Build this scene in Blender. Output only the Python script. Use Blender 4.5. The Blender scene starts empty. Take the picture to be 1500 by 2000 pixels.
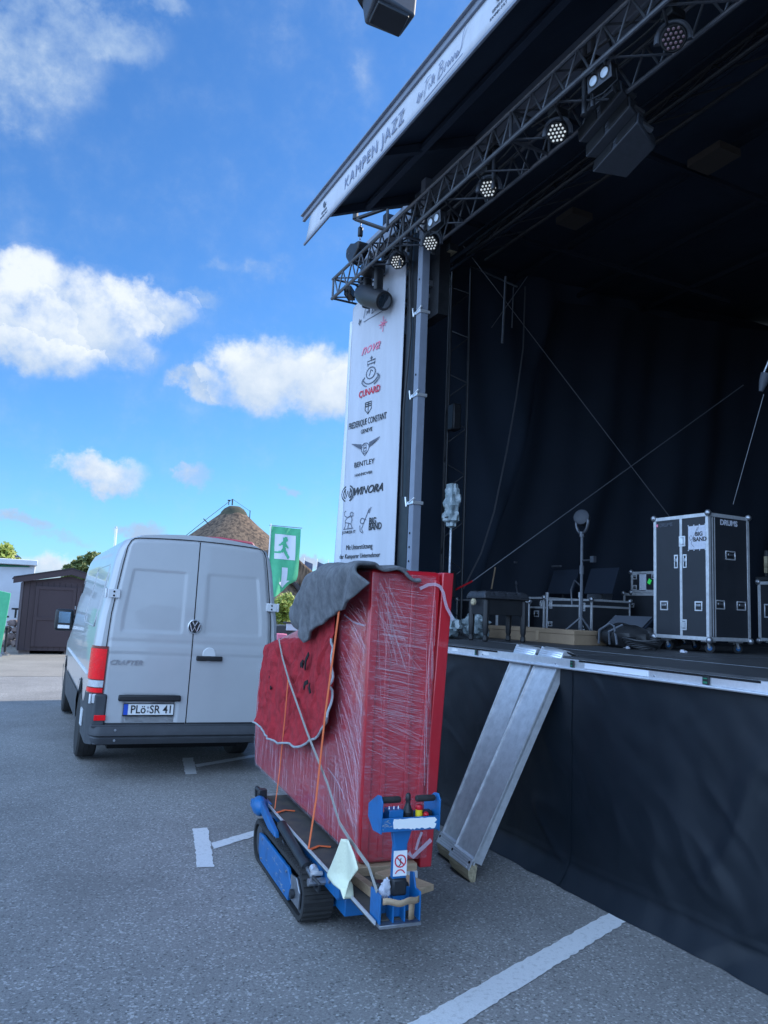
import bpy, bmesh, math, random
from mathutils import Vector, Matrix, noise
R_ = math.radians
random.seed(4)
S = bpy.context.scene
COL = S.collection
# ------------------------------------------------------------------ camera
f_, cx_, cy_, H = 1500., 750., 1000., 1.72
YAW, PIT, ROLL = R_(26.1504), R_(7.2876), R_(2.45)
FW = Vector((math.sin(YAW)*math.cos(PIT), math.cos(YAW)*math.cos(PIT), math.sin(PIT)))
r0 = Vector((math.cos(YAW), -math.sin(YAW), 0)); u0 = r0.cross(FW)
RT = r0*math.cos(ROLL)+u0*math.sin(ROLL); UP = -r0*math.sin(ROLL)+u0*math.cos(ROLL)
CP = Vector((0, 0, H))
cam = bpy.data.objects.new('camera', bpy.data.cameras.new('camera')); COL.objects.link(cam)
m = Matrix.Identity(4)
for i in range(3):
    m[i][0] = RT[i]; m[i][1] = UP[i]; m[i][2] = -FW[i]; m[i][3] = CP[i]
cam.matrix_world = m
cam.data.sensor_fit = 'VERTICAL'; cam.data.sensor_height = 24; cam.data.lens = 18
cam.data.clip_start = .05; cam.data.clip_end = 3000
S.camera = cam
def ray(x, y): return FW+RT*((x-cx_)/f_)-UP*((y-cy_)/f_)
def onp(x, y, p0, n):          # point of a real plane seen in direction (x, y) of the survey photo
    d = ray(x, y); p0 = Vector(p0); n = Vector(n); return CP+d*((p0-CP).dot(n)/d.dot(n))
def onx(x, y, v): return onp(x, y, (v, 0, 0), (1, 0, 0))
def ony(x, y, v): return onp(x, y, (0, v, 0), (0, 1, 0))
def onz(x, y, v): return onp(x, y, (0, 0, v), (0, 0, 1))
Z_ = Vector((0,0,.25))
# ------------------------------------------------------------------ world, sun, exposure
SUN_EL, SUN_AZ = R_(34), R_(86)      # azimuth clockwise from +Y
W = bpy.data.worlds.new('World'); S.world = W; W.use_nodes = True
nt = W.node_tree; nt.nodes.clear()
def N(t, **k):
    n = nt.nodes.new(t)
    for a, b in k.items(): setattr(n, a, b)
    return n
def L(a, b): nt.links.new(a, b)
def M_(op, a, b=None, c=None, clamp=False):
    n = N('ShaderNodeMath', operation=op); n.use_clamp = clamp
    for i, v in enumerate((a, b, c)):
        if v is None: continue
        if isinstance(v, (int, float)): n.inputs[i].default_value = v
        else: L(v, n.inputs[i])
    return n.outputs[0]
out = N('ShaderNodeOutputWorld'); bg = N('ShaderNodeBackground'); L(bg.outputs[0], out.inputs[0])
sky = N('ShaderNodeTexSky', sky_type='NISHITA'); sky.sun_disc = False
sky.sun_elevation = SUN_EL; sky.sun_rotation = SUN_AZ
sky.air_density = 1.0; sky.dust_density = .35; sky.ozone_density = 3.0
tc = N('ShaderNodeTexCoord'); G = tc.outputs['Generated']
ns = N('ShaderNodeTexNoise'); ns.inputs['Scale'].default_value = 7; ns.inputs['Detail'].default_value = 9; ns.inputs['Roughness'].default_value = .6
L(G, ns.inputs['Vector'])
ns2 = N('ShaderNodeTexNoise'); ns2.inputs['Scale'].default_value = 22; ns2.inputs['Detail'].default_value = 9; ns2.inputs['Roughness'].default_value = .62
L(G, ns2.inputs['Vector'])
def vm(op, a, b):
    n = N('ShaderNodeVectorMath', operation=op)
    for i, v in enumerate((a, b)):
        if isinstance(v, (tuple, list, Vector)): n.inputs[i].default_value = tuple(v)
        elif isinstance(v, (int, float)): n.inputs['Scale'].default_value = v
        else: L(v, n.inputs[i])
    return n
wob = vm('SUBTRACT', ns.outputs['Color'], (.5, .5, .5)).outputs[0]
wob2 = vm('SUBTRACT', ns2.outputs['Color'], (.5, .5, .5)).outputs[0]
D = vm('ADD', G, vm('SCALE', wob, .12).outputs[0]).outputs[0]
D = vm('ADD', D, vm('SCALE', wob2, .035).outputs[0]).outputs[0]
clouds = [  # photo direction, half sizes, weight
 (120,625,195,98,1.0), (30,655,120,88,1.), (300,600,110,56,.9), (385,570,60,26,.55), (90,690,110,50,.8), (270,690,90,50,.6),
 (520,735,130,85,1.), (640,740,130,85,1.05), (420,765,90,42,.75), (760,760,120,70,.9),
 (195,932,85,32,.95), (380,936,42,22,.62), (280,1022,62,22,.95), (50,1030,70,18,.85), (100,1054,110,14,.55), (600,1085,60,24,1.), (565,972,32,14,.75), (90,1122,130,34,.95),
 (60,90,150,130,.62), (190,60,130,70,.72), (40,200,90,60,.5), (300,10,60,26,.6), (430,500,50,24,.32), (520,525,70,30,.34), (725,150,36,60,.28), (560,50,50,20,.22), (-250,500,160,160,.8), (-300,820,200,60,.8)]
tot = None; low = None
for (x, y, a, b, w) in clouds:
    d = ray(x, y).normalized()
    rt = Vector((d.y, -d.x, 0)).normalized(); up = rt.cross(d)
    u = M_('MULTIPLY', vm('DOT_PRODUCT', D, rt).outputs['Value'], f_/(a*.90))
    v = M_('MULTIPLY', vm('DOT_PRODUCT', D, up).outputs['Value'], f_/(b*.90))
    fr = M_('GREATER_THAN', vm('DOT_PRODUCT', G, d).outputs['Value'], 0.3)
    q = M_('MULTIPLY_ADD', u, u, M_('MULTIPLY', v, v))
    g = M_('MULTIPLY', M_('SUBTRACT', 1.15, q), fr, None, True)
    g = M_('MULTIPLY', g, w)
    tot = g if tot is None else M_('SMOOTH_MAX', tot, g, .25)
    if w >= .8 and a > 70:
        sh = M_('MULTIPLY', M_('MULTIPLY_ADD', v, .5, .55, True), M_('GREATER_THAN', g, .02))
        low = sh if low is None else M_('MAXIMUM', low, sh)
fb = M_('MULTIPLY_ADD', M_('SUBTRACT', ns2.outputs['Fac'], .5), 1.9, M_('MULTIPLY', M_('SUBTRACT', ns.outputs['Fac'], .5), 1.2))
dens = M_('ADD', tot, M_('MULTIPLY', fb, M_('MINIMUM', M_('MULTIPLY', tot, 1.6), .75)))
mr = N('ShaderNodeMapRange', interpolation_type='SMOOTHSTEP'); L(dens, mr.inputs[0]); mr.inputs[1].default_value = .05; mr.inputs[2].default_value = 1.05
cm = N('ShaderNodeMix', data_type='RGBA'); L(M_('MULTIPLY_ADD', fb, .7, low, True), cm.inputs[0])
cm.inputs[6].default_value = (2.4, 3.3, 4.7, 1); cm.inputs[7].default_value = (4.9, 5.3, 5.7, 1)
hs = N('ShaderNodeMix', data_type='RGBA', blend_type='MULTIPLY'); hs.inputs[0].default_value = 1
L(sky.outputs[0], hs.inputs[6]); hs.inputs[7].default_value = (.47, .85, 1.22, 1)
mx = N('ShaderNodeMix', data_type='RGBA'); L(mr.outputs[0], mx.inputs[0]); L(hs.outputs[2], mx.inputs[6]); L(cm.outputs[2], mx.inputs[7])
back = (-RT*.55-FW*.85+Z_).normalized()  # unseen bright blue cloud bank added behind the camera to lift the shade
back_fill = M_('MULTIPLY', M_('MULTIPLY_ADD', vm('DOT_PRODUCT', G, back).outputs['Value'], 2.2, -.35, True), M_('MULTIPLY_ADD', ns.outputs['Fac'], 1.6, .05, True))
mx2 = N('ShaderNodeMix', data_type='RGBA'); L(back_fill, mx2.inputs[0]); L(mx.outputs[2], mx2.inputs[6]); mx2.inputs[7].default_value = (8.8, 13.2, 20.5, 1)
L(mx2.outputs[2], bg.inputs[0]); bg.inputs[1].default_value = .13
sl = bpy.data.objects.new('sun', bpy.data.lights.new('sun', 'SUN')); COL.objects.link(sl)
sl.data.energy = 5.0; sl.data.angle = R_(.5); sl.data.color = (1, .93, .82)
sd = Vector((math.sin(SUN_AZ)*math.cos(SUN_EL), math.cos(SUN_AZ)*math.cos(SUN_EL), math.sin(SUN_EL)))
sl.rotation_euler = sd.to_track_quat('Z', 'Y').to_euler(); sl.location = (20, 0, 30)
S.view_settings.view_transform = 'Standard'; S.view_settings.look = 'None'; S.view_settings.gamma = 1
S.view_settings.exposure = 0.5
# ------------------------------------------------------------------ materials
MT = {}
def mat(name, col, rough=.6, metal=0, spec=.5, noise_=0, nscale=8, col2=None, bump=0, bscale=60, coat=0, emit=0, stretch=None, alpha=1, thr=None, sub=0, det=6):
    """procedural principled material; noise_ = amount of colour break-up towards col2"""
    if name in MT: return MT[name]
    mt = bpy.data.materials.new(name); mt.use_nodes = True; t = mt.node_tree; b = t.nodes['Principled BSDF']
    b.inputs['Base Color'].default_value = (*col, 1); b.inputs['Roughness'].default_value = rough; b.inputs['Metallic'].default_value = metal
    b.inputs['Specular IOR Level'].default_value = spec; b.inputs['Coat Weight'].default_value = coat; b.inputs['Alpha'].default_value = alpha
    tcn = t.nodes.new('ShaderNodeTexCoord'); mp = t.nodes.new('ShaderNodeMapping'); t.links.new(tcn.outputs['Object'], mp.inputs[0])
    if stretch: mp.inputs['Scale'].default_value = stretch
    if noise_:
        n = t.nodes.new('ShaderNodeTexNoise'); n.inputs['Scale'].default_value = nscale; n.inputs['Detail'].default_value = det; n.inputs['Roughness'].default_value = .65
        t.links.new(mp.outputs[0], n.inputs[0])
        r = t.nodes.new('ShaderNodeMapRange'); lo, hi = thr or (.35, .68); r.inputs[1].default_value = lo; r.inputs[2].default_value = hi; r.inputs[4].default_value = noise_
        t.links.new(n.outputs[0], r.inputs[0])
        mi = t.nodes.new('ShaderNodeMix'); mi.data_type = 'RGBA'; mi.inputs[6].default_value = (*col, 1)
        c2 = col2 or tuple(c*.55 for c in col); mi.inputs[7].default_value = (*c2, 1)
        t.links.new(r.outputs[0], mi.inputs[0]); t.links.new(mi.outputs[2], b.inputs['Base Color'])
        rr = t.nodes.new('ShaderNodeMath'); rr.operation = 'MULTIPLY_ADD'; rr.inputs[1].default_value = .22*noise_; rr.inputs[2].default_value = max(.05, rough-.08*noise_)
        t.links.new(n.outputs[0], rr.inputs[0]); t.links.new(rr.outputs[0], b.inputs['Roughness'])
    if bump:
        n = t.nodes.new('ShaderNodeTexNoise'); n.inputs['Scale'].default_value = bscale; n.inputs['Detail'].default_value = 4; t.links.new(mp.outputs[0], n.inputs[0])
        bp = t.nodes.new('ShaderNodeBump'); bp.inputs['Strength'].default_value = bump; bp.inputs['Distance'].default_value = .01
        t.links.new(n.outputs[0], bp.inputs['Height']); t.links.new(bp.outputs[0], b.inputs['Normal'])
    if emit:
        b.inputs['Emission Color'].default_value = (*col, 1); b.inputs['Emission Strength'].default_value = emit
    MT[name] = mt; return mt
mat('van_paint', (.455,.46,.465), .30, coat=.5, noise_=.4, nscale=2.2, col2=(.385,.39,.40), thr=(.42,.72))
mat('grey_plastic', (.055,.06,.068), .6, noise_=.5, nscale=5, bump=.15, bscale=300)
mat('black_plastic', (.012,.013,.015), .45, noise_=.4, nscale=9, col2=(.025,.026,.03))
mat('black_metal', (.02,.022,.026), .42, metal=.3, noise_=.5, nscale=12, col2=(.05,.052,.058))
mat('rubber', (.016,.016,.017), .8, noise_=.5, nscale=14, col2=(.04,.038,.035))
mat('gap', (.004,.004,.005), .9)
mat('chrome', (.75,.76,.78), .28, metal=.6)
mat('steel', (.42,.44,.47), .38, metal=.9, noise_=.6, nscale=20, col2=(.2,.2,.22))
mat('aluminium', (.66,.67,.69), .42, metal=.45, noise_=.7, nscale=16, col2=(.42,.43,.45), bump=.1, bscale=120)
mat('aluminium_bright', (.78,.79,.82), .35, metal=.6, noise_=.4, nscale=25, col2=(.5,.52,.55))
mat('truss_metal', (.10,.11,.13), .4, metal=.6, noise_=.5, nscale=9, col2=(.2,.21,.23))
mat('white', (.78,.78,.78), .5); mat('white_paint', (.7,.71,.72), .45, noise_=.3, nscale=4)
mat('plate_white', (.8,.8,.78), .4); mat('plate_blue', (.01,.08,.5), .4); mat('ink', (.012,.012,.014), .5); mat('ink_grey', (.10,.11,.14), .6)
mat('ink_red', (.6,.03,.06), .6); mat('ink_pink', (.75,.2,.3), .6); mat('gold', (.7,.5,.06), .4)
mat('lamp_red', (1.0,.0,.008), .25, coat=.25, noise_=.5, nscale=30, col2=(.55,.0,.006), spec=.3)
mat('lamp_dark', (.12,.0,.003), .15, coat=1); mat('lamp_clear', (.55,.57,.6), .15, coat=1, noise_=.6, nscale=50)
mat('blue_paint', (.008,.125,.34), .38, noise_=.75, nscale=9, col2=(.02,.07,.16), thr=(.5,.72), det=9)
mat('blanket_red', (.48,.022,.034), .95, noise_=.8, nscale=14, col2=(.26,.014,.022), bump=1.0, bscale=160)
mat('blanket_grey', (.21,.215,.225), .97, noise_=.8, nscale=18, col2=(.09,.095,.105), bump=1.0, bscale=220)
mat('piping', (.36,.40,.42), .8, noise_=.6, nscale=40)
mat('strap_orange', (.8,.16,.04), .6, noise_=.5, nscale=60, col2=(.6,.12,.05)); mat('scuff', (.30,.33,.36), .6); mat('strap_grey', (.36,.35,.32), .7, noise_=.6, nscale=50)
mat('piano_cover', (.52,.012,.022), .32, noise_=.6, nscale=3, col2=(.28,.008,.02), stretch=(1,1,.4), coat=.8, bump=.35, bscale=7)
mat('wood', (.42,.30,.19), .65, noise_=.7, nscale=9, col2=(.27,.18,.11), stretch=(1,8,8), bump=.2)
mat('wood_pale', (.50,.42,.27), .7, noise_=.9, nscale=7, col2=(.20,.16,.10), stretch=(8,1,8), bump=.4)
mat('platform_rubber', (.045,.045,.046), .75, noise_=.9, nscale=10, col2=(.10,.085,.065))
mat('cloth_yellow', (.72,.74,.55), .8, noise_=.4, nscale=14, col2=(.6,.62,.48), bump=.4, bscale=60)
mat('skirt_cloth', (.003,.0075,.013), .42, noise_=.8, nscale=1.3, col2=(.007,.012,.019), bump=.25, bscale=500)
mat('stage_black', (.007,.014,.028), .9, noise_=.6, nscale=3, col2=(.010,.02,.036))
mat('curtain', (.0035,.010,.022), .85, noise_=.5, nscale=1.5, col2=(.002,.006,.013))
mat('wall_curtain', (.022,.036,.06), .9, noise_=.5, nscale=1.2, col2=(.016,.027,.048))
mat('roof_under', (.030,.045,.072), .8, noise_=.7, nscale=1.5, col2=(.02,.03,.05))
mat('roof_fascia', (.22,.25,.31), .6, noise_=.4, nscale=3)
mat('ceiling_board', (.06,.048,.04), .9)
mat('banner', (.54,.56,.61), .75, noise_=.25, nscale=2, stretch=(3,3,.5)); mat('banner_pale', (.72,.74,.80), .7)
mat('deck_board', (.03,.032,.036), .5, noise_=.9, nscale=5, col2=(.06,.06,.062), bump=.2)
mat('laminate', (.018,.021,.027), .42, noise_=.5, nscale=6, col2=(.03,.034,.042), bump=.3, bscale=400)
mat('cardboard', (.30,.21,.13), .85, noise_=.6, nscale=6, col2=(.22,.15,.10))
mat('leather', (.035,.038,.045), .25, noise_=.4, nscale=20, bump=.3, bscale=180)
mat('lens_white', (.9,.88,.8), .2, emit=.22); mat('lens_amber', (.95,.75,.4), .2, emit=.5); mat('lens_dim', (.20,.12,.14), .15)
mat('lens_cool', (.45,.55,.66), .15, emit=.10)
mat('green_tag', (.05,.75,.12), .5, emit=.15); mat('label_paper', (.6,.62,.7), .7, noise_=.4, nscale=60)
mat('shed_wood', (.062,.040,.044), .75, noise_=.8, nscale=5, col2=(.06,.04,.045), stretch=(12,12,.6), bump=.4, bscale=14)
mat('felt_roof', (.05,.045,.05), .9, noise_=.5, nscale=10); mat('thatch', (.19,.125,.08), .95, noise_=1, nscale=2.2, col2=(.045,.03,.022), stretch=(2.5,2.5,.6), bump=1, bscale=6, det=10, thr=(.4,.62))
mat('thatch_moss', (.075,.07,.045), .95, noise_=.8, nscale=4); mat('render_white', (.62,.64,.68), .8, noise_=.3, nscale=1.5)
mat('flag_green', (.10,.52,.27), .7, noise_=.6, nscale=4, col2=(.06,.38,.2)); mat('flag_dark', (.07,.09,.15), .8, noise_=.6, nscale=3, col2=(.16,.18,.24))
mat('leaf_light', (.34,.38,.06), .6, noise_=.7, nscale=2, col2=(.17,.24,.045)); mat('leaf_dark', (.10,.13,.035), .6, noise_=.7, nscale=2, col2=(.18,.2,.06)); mat('bark', (.08,.06,.045), .9, noise_=.7)
mat('awning_green', (.015,.16,.09), .7); mat('stone', (.25,.19,.17), .85, noise_=.8, nscale=3, col2=(.14,.10,.10), bump=.6, bscale=10)
mat('glass_dark', (.02,.03,.04), .05, coat=1, spec=.8); mat('mirror', (.16,.26,.36), .08, metal=1)
mat('skin_red', (.55,.01,.02), .4); mat('yellow', (.8,.6,.02), .5); mat('cable', (.03,.032,.036), .6); mat('wire', (.16,.17,.19), .4, metal=.7)
mat('plastic_bag', (.30,.36,.38), .25, noise_=.8, nscale=14, col2=(.10,.14,.16), coat=.4, bump=1, bscale=25)
mat('mono_grey', (.075,.085,.105), .6); mat('speaker_black', (.045,.052,.066), .55, noise_=.4, nscale=20); mat('bunting', (.3,.3,.32), .6); mat('red_roof_bar', (.22,.02,.05), .5)
# asphalt
def asphalt(name, c1, c2, c3):
    mt = bpy.data.materials.new(name); mt.use_nodes = True; t = mt.node_tree; b = t.nodes['Principled BSDF']
    tcn = t.nodes.new('ShaderNodeTexCoord')
    def nz(s, d, r=.6):
        n = t.nodes.new('ShaderNodeTexNoise'); n.inputs['Scale'].default_value = s; n.inputs['Detail'].default_value = d; n.inputs['Roughness'].default_value = r
        t.links.new(tcn.outputs['Object'], n.inputs[0]); return n.outputs[0]
    def mr(v, a, b_, lo=0, hi=1):
        r = t.nodes.new('ShaderNodeMapRange'); t.links.new(v, r.inputs[0]); r.inputs[1].default_value = a; r.inputs[2].default_value = b_; r.inputs[3].default_value = lo; r.inputs[4].default_value = hi; return r.outputs[0]
    def mix(fac, a, c):
        mi = t.nodes.new('ShaderNodeMix'); mi.data_type = 'RGBA'; t.links.new(fac, mi.inputs[0])
        for k, v in ((6, a), (7, c)):
            if isinstance(v, tuple): mi.inputs[k].default_value = (*v, 1)
            else: t.links.new(v, mi.inputs[k])
        return mi.outputs[2]
    vo = t.nodes.new('ShaderNodeTexVoronoi'); vo.inputs['Scale'].default_value = 92; t.links.new(tcn.outputs['Object'], vo.inputs[0])
    vc = t.nodes.new('ShaderNodeSeparateColor'); t.links.new(vo.outputs['Color'], vc.inputs[0])
    c = mix(mr(nz(76, 5, .78), .38, .66), c1, c2)
    c = mix(mr(vc.outputs[0], .85, .92, 0, .55), c, c3)
    c = mix(mr(vc.outputs[1], .12, .05, 0, .6), c, tuple(x*.35 for x in c1))
    c = mix(mr(nz(.55, 5), .40, .68, 0, .5), c, tuple(x*.60 for x in c1))
    c = mix(mr(nz(1.7, 8, .8), .62, .70, 0, .5), c, tuple(x*.5 for x in c1))
    c = mix(mr(nz(2.6, 4), .56, .75, 0, .28), c, c2)
    t.links.new(c, b.inputs['Base Color']); b.inputs['Roughness'].default_value = .8; b.inputs['Specular IOR Level'].default_value = .35
    bp = t.nodes.new('ShaderNodeBump'); bp.inputs['Strength'].default_value = .6; bp.inputs['Distance'].default_value = .006
    t.links.new(nz(130, 3), bp.inputs['Height']); t.links.new(bp.outputs[0], b.inputs['Normal'])
    MT[name] = mt
asphalt('asphalt', (.19,.182,.175), (.33,.315,.30), (.60,.58,.56))
asphalt('pale_paving', (.24,.22,.195), (.31,.285,.25), (.36,.33,.30))
mt = mat('road_paint', (.66,.66,.66), .7, noise_=.6, nscale=34, col2=(.30,.30,.30), thr=(.52,.74), det=12, bump=.3, bscale=120)
# ------------------------------------------------------------------ helpers
def tag(o, label=None, cat=None, group=None, kind=None):
    if label: o['label'] = label
    if cat: o['category'] = cat
    if group: o['group'] = group
    if kind: o['kind'] = kind
    return o
def thing(name, label, cat, loc=(0,0,0), rz=0, group=None, rot=None):
    o = bpy.data.objects.new(name, None); COL.objects.link(o); o.empty_display_size = .1
    o.location = loc; o.rotation_euler = rot or (0,0,rz)
    return tag(o, label, cat, group)
class MB:
    def __init__(s): s.v = []; s.f = []
    def add(s, vs, fs):
        k = len(s.v); s.v += [Vector(v) for v in vs]; s.f += [[i+k for i in f] for f in fs]; return s
    def box(s, a, b, rot=None, piv=None):
        x0,y0,z0 = a; x1,y1,z1 = b
        vs = [Vector(p) for p in ((x0,y0,z0),(x1,y0,z0),(x1,y1,z0),(x0,y1,z0),(x0,y0,z1),(x1,y0,z1),(x1,y1,z1),(x0,y1,z1))]
        if rot is not None:
            c = Vector(piv) if piv is not None else (Vector(a)+Vector(b))/2
            vs = [rot@(v-c)+c for v in vs]
        return s.add(vs, [(0,3,2,1),(4,5,6,7),(0,1,5,4),(1,2,6,5),(2,3,7,6),(3,0,4,7)])
    def tube(s, p0, p1, r, n=8, r2=None):
        p0 = Vector(p0); p1 = Vector(p1); d = (p1-p0)
        if d.length < 1e-6: return s
        d.normalize(); a = d.orthogonal().normalized(); b = d.cross(a); r2 = r if r2 is None else r2
        vs = [p0+(a*math.cos(t)+b*math.sin(t))*r for t in [2*math.pi*i/n for i in range(n)]]+[p1+(a*math.cos(t)+b*math.sin(t))*r2 for t in [2*math.pi*i/n for i in range(n)]]
        return s.add(vs, [(i,(i+1)%n,n+(i+1)%n,n+i) for i in range(n)]+[tuple(range(n-1,-1,-1)), tuple(range(n,2*n))])
    def path(s, pts, r, n=6):
        pts = [Vector(p) for p in pts]; k0 = None; a = None; vs = []
        for i, p in enumerate(pts):
            d = (pts[min(i+1,len(pts)-1)]-pts[max(i-1,0)]).normalized()
            a = d.orthogonal().normalized() if a is None else (a-d*a.dot(d)).normalized()
            b = d.cross(a); vs += [p+(a*math.cos(2*math.pi*j/n)+b*math.sin(2*math.pi*j/n))*r for j in range(n)]
        fs = []
        for i in range(len(pts)-1): fs += [(i*n+j, i*n+(j+1)%n, (i+1)*n+(j+1)%n, (i+1)*n+j) for j in range(n)]
        fs += [tuple(range(n-1,-1,-1)), tuple(range((len(pts)-1)*n, len(pts)*n))]
        return s.add(vs, fs)
    def band(s, pts, w, nrm, t=.004):     # flat strap of width w along pts, lying against a surface with normal nrm
        pts = [Vector(p) for p in pts]; nrm = Vector(nrm).normalized(); vs = []
        for i, p in enumerate(pts):
            d = (pts[min(i+1,len(pts)-1)]-pts[max(i-1,0)]).normalized(); q = d.cross(nrm).normalized()*w/2
            vs += [p-q, p+q, p+q+nrm*t, p-q+nrm*t]
        fs = []
        for i in range(len(pts)-1): fs += [(i*4+j, i*4+(j+1)%4, (i+1)*4+(j+1)%4, (i+1)*4+j) for j in range(4)]
        n = len(pts)-1; fs += [(3,2,1,0), (n*4,n*4+1,n*4+2,n*4+3)]
        return s.add(vs, fs)
    def lathe(s, prof, o, ax, n=20):      # prof [(r, h)]
        o = Vector(o); d = Vector(ax).normalized(); a = d.orthogonal().normalized(); b = d.cross(a); vs = []
        for (r, h) in prof: vs += [o+d*h+(a*math.cos(2*math.pi*j/n)+b*math.sin(2*math.pi*j/n))*r for j in range(n)]
        fs = []
        for i in range(len(prof)-1): fs += [(i*n+j, i*n+(j+1)%n, (i+1)*n+(j+1)%n, (i+1)*n+j) for j in range(n)]
        if prof[0][0] > 1e-4: fs.append(tuple(range(n-1,-1,-1)))
        if prof[-1][0] > 1e-4: fs.append(tuple(range((len(prof)-1)*n, len(prof)*n)))
        return s.add(vs, fs)
    def prism(s, poly, o, u, v, w):       # 2D poly in plane (u,v) at o, swept by vector w
        o = Vector(o); u = Vector(u); v = Vector(v); w = Vector(w); n = len(poly)
        vs = [o+u*p[0]+v*p[1] for p in poly]; vs += [q+w for q in vs]
        return s.add(vs, [tuple(range(n-1,-1,-1)), tuple(range(n,2*n))]+[(i,(i+1)%n,n+(i+1)%n,n+i) for i in range(n)])
    def grid(s, fn, nu, nv):
        vs = [fn(i/nu, j/nv) for j in range(nv+1) for i in range(nu+1)]
        return s.add(vs, [(j*(nu+1)+i, j*(nu+1)+i+1, (j+1)*(nu+1)+i+1, (j+1)*(nu+1)+i) for j in range(nv) for i in range(nu)])
    def blob(s, c, rx, ry, rz, n=8, amp=0, seed=0):
        c = Vector(c); vs = []; fs = []; m = n*2
        for j in range(n+1):
            for i in range(m):
                th = math.pi*j/n; ph = 2*math.pi*i/m; d = Vector((math.sin(th)*math.cos(ph), math.sin(th)*math.sin(ph), math.cos(th)))
                k = 1+amp*noise.noise(d*2.2+Vector((seed,0,0))); vs.append(c+Vector((d.x*rx*k, d.y*ry*k, d.z*rz*k)))
        for j in range(n): fs += [(j*m+i, (j+1)*m+i, (j+1)*m+(i+1)%m, j*m+(i+1)%m) for i in range(m)]
        return s.add(vs, fs)
    def build(s, name, mt, parent=None, world=False, bev=0, seg=2, smooth=True, ang=35, solid=0, sub=0, off=0):
        vs = s.v
        if world and parent is not None:
            pm = (Matrix.Translation(parent.location)@parent.rotation_euler.to_matrix().to_4x4()).inverted()
            if parent.parent is not None:
                q = parent.parent; pm = pm@(Matrix.Translation(q.location)@q.rotation_euler.to_matrix().to_4x4()).inverted()
            vs = [pm@v for v in vs]
        me = bpy.data.meshes.new(name); me.from_pydata([tuple(v) for v in vs], [], s.f)
        bm = bmesh.new(); bm.from_mesh(me); bmesh.ops.remove_doubles(bm, verts=bm.verts, dist=1e-5); bmesh.ops.recalc_face_normals(bm, faces=bm.faces); bm.to_mesh(me); bm.free()
        me.materials.append(MT[mt] if isinstance(mt, str) else mt)
        o = bpy.data.objects.new(name, me); COL.objects.link(o); o.parent = parent
        if smooth:
            me.polygons.foreach_set('use_smooth', [True]*len(me.polygons)); me.set_sharp_from_angle(angle=R_(ang))
        if solid:
            q = o.modifiers.new('s', 'SOLIDIFY'); q.thickness = solid; q.offset = off
        if bev:
            q = o.modifiers.new('b', 'BEVEL'); q.width = bev; q.segments = seg; q.limit_method = 'ANGLE'; q.angle_limit = R_(40)
        if sub:
            q = o.modifiers.new('u', 'SUBSURF'); q.levels = sub; q.render_levels = sub
        return o
def top(name, mb, mt, label, cat, group=None, kind=None, loc=None, **k):
    """a thing that is one mesh (world coordinates; origin moved to loc)"""
    if loc is not None:
        loc = Vector(loc); mb.v = [v-loc for v in mb.v]
    o = mb.build(name, mt, None, **k)
    if loc is not None: o.location = loc
    return tag(o, label, cat, group, kind)
def copy_tree(o, parent=None):
    c = o.copy(); COL.objects.link(c); c.parent = parent
    for ch in list(o.children): copy_tree(ch, c)
    return c
def text(s, size, mt, parent, o, u, v, name='lettering', shear=0, sx=1, bold=0, align='CENTER', ext=.0015, world=False, spacing=1):
    cu = bpy.data.curves.new('t', 'FONT'); cu.body = s; cu.size = size; cu.align_x = align; cu.align_y = 'CENTER'; cu.shear = shear; cu.offset = bold; cu.extrude = ext; cu.resolution_u = 3; cu.space_character = spacing
    ob = bpy.data.objects.new('t', cu); COL.objects.link(ob); bpy.context.view_layer.update()
    me = bpy.data.meshes.new_from_object(ob.evaluated_get(bpy.context.evaluated_depsgraph_get())); bpy.data.objects.remove(ob)
    o = Vector(o); u = Vector(u).normalized(); v = Vector(v).normalized(); w = u.cross(v); mb = MB()
    mb.v = [o+u*q.co.x*sx+v*q.co.y+w*q.co.z for q in me.vertices]; mb.f = [list(p.vertices) for p in me.polygons]
    if parent is None: return mb
    return mb.build(name, mt, parent, world=world, smooth=False)
def ribbon(pts, w, nrm, mb=None):
    mb = mb or MB(); mb.band(pts, w, nrm, .0015); return mb
X, Y, Z = Vector((1,0,0)), Vector((0,1,0)), Vector((0,0,1))
# ================================================================== SETTING
g = MB().add([(-400,-400,0),(400,-400,0),(400,900,0),(-400,900,0)], [(0,1,2,3)])
tag(g.build('ground', 'asphalt', smooth=False), kind='structure')
g = MB().add([(-60,19.2,.004),(60,17.4,.004),(60,400,.004),(-60,400,.004)], [(0,1,2,3)])
tag(g.build('road', 'pale_paving', smooth=False), kind='structure')
def rough_edge(q, n=40, amp=.006):
    vs = []
    for i in range(4):
        a = Vector(q[i]); b = Vector(q[(i+1)%4]); d = (b-a); nn = max(2, int(d.length/.03)); pr = Vector((-d.y, d.x, 0)).normalized()
        for k in range(nn): vs.append(a+d*k/nn+pr*random.uniform(-amp, amp))
    return vs
mk = MB()
def mark(q, z=.004):
    vs = [Vector((p[0], p[1], z)) for p in rough_edge([Vector((a,b,0)) for a,b in q])]; mk.add(vs, [tuple(range(len(vs)))])
def zp(x, y): p = onz(x, y, 0); return (p.x, p.y)
mark([zp(376,1619), zp(406,1617), zp(418,1694), zp(385,1695)])
mark([zp(414,1647), zp(417,1659), (4.2,7.05), (4.2,7.17)])
mark([zp(356,1481), zp(377,1480), zp(384,1512), zp(362,1513)])
mark([zp(380,1494), zp(384,1499), (4.9,9.78), (4.9,9.90)])
mark([(3.62,3.79), zp(1200,1778), zp(800,2000), zp(700,2052), zp(812,2052), zp(905,2000), zp(1236,1793), (3.62,3.64)][0:1]+[zp(1200,1778), zp(800,2002), zp(905,2002)][0:3]) if False else None
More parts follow.
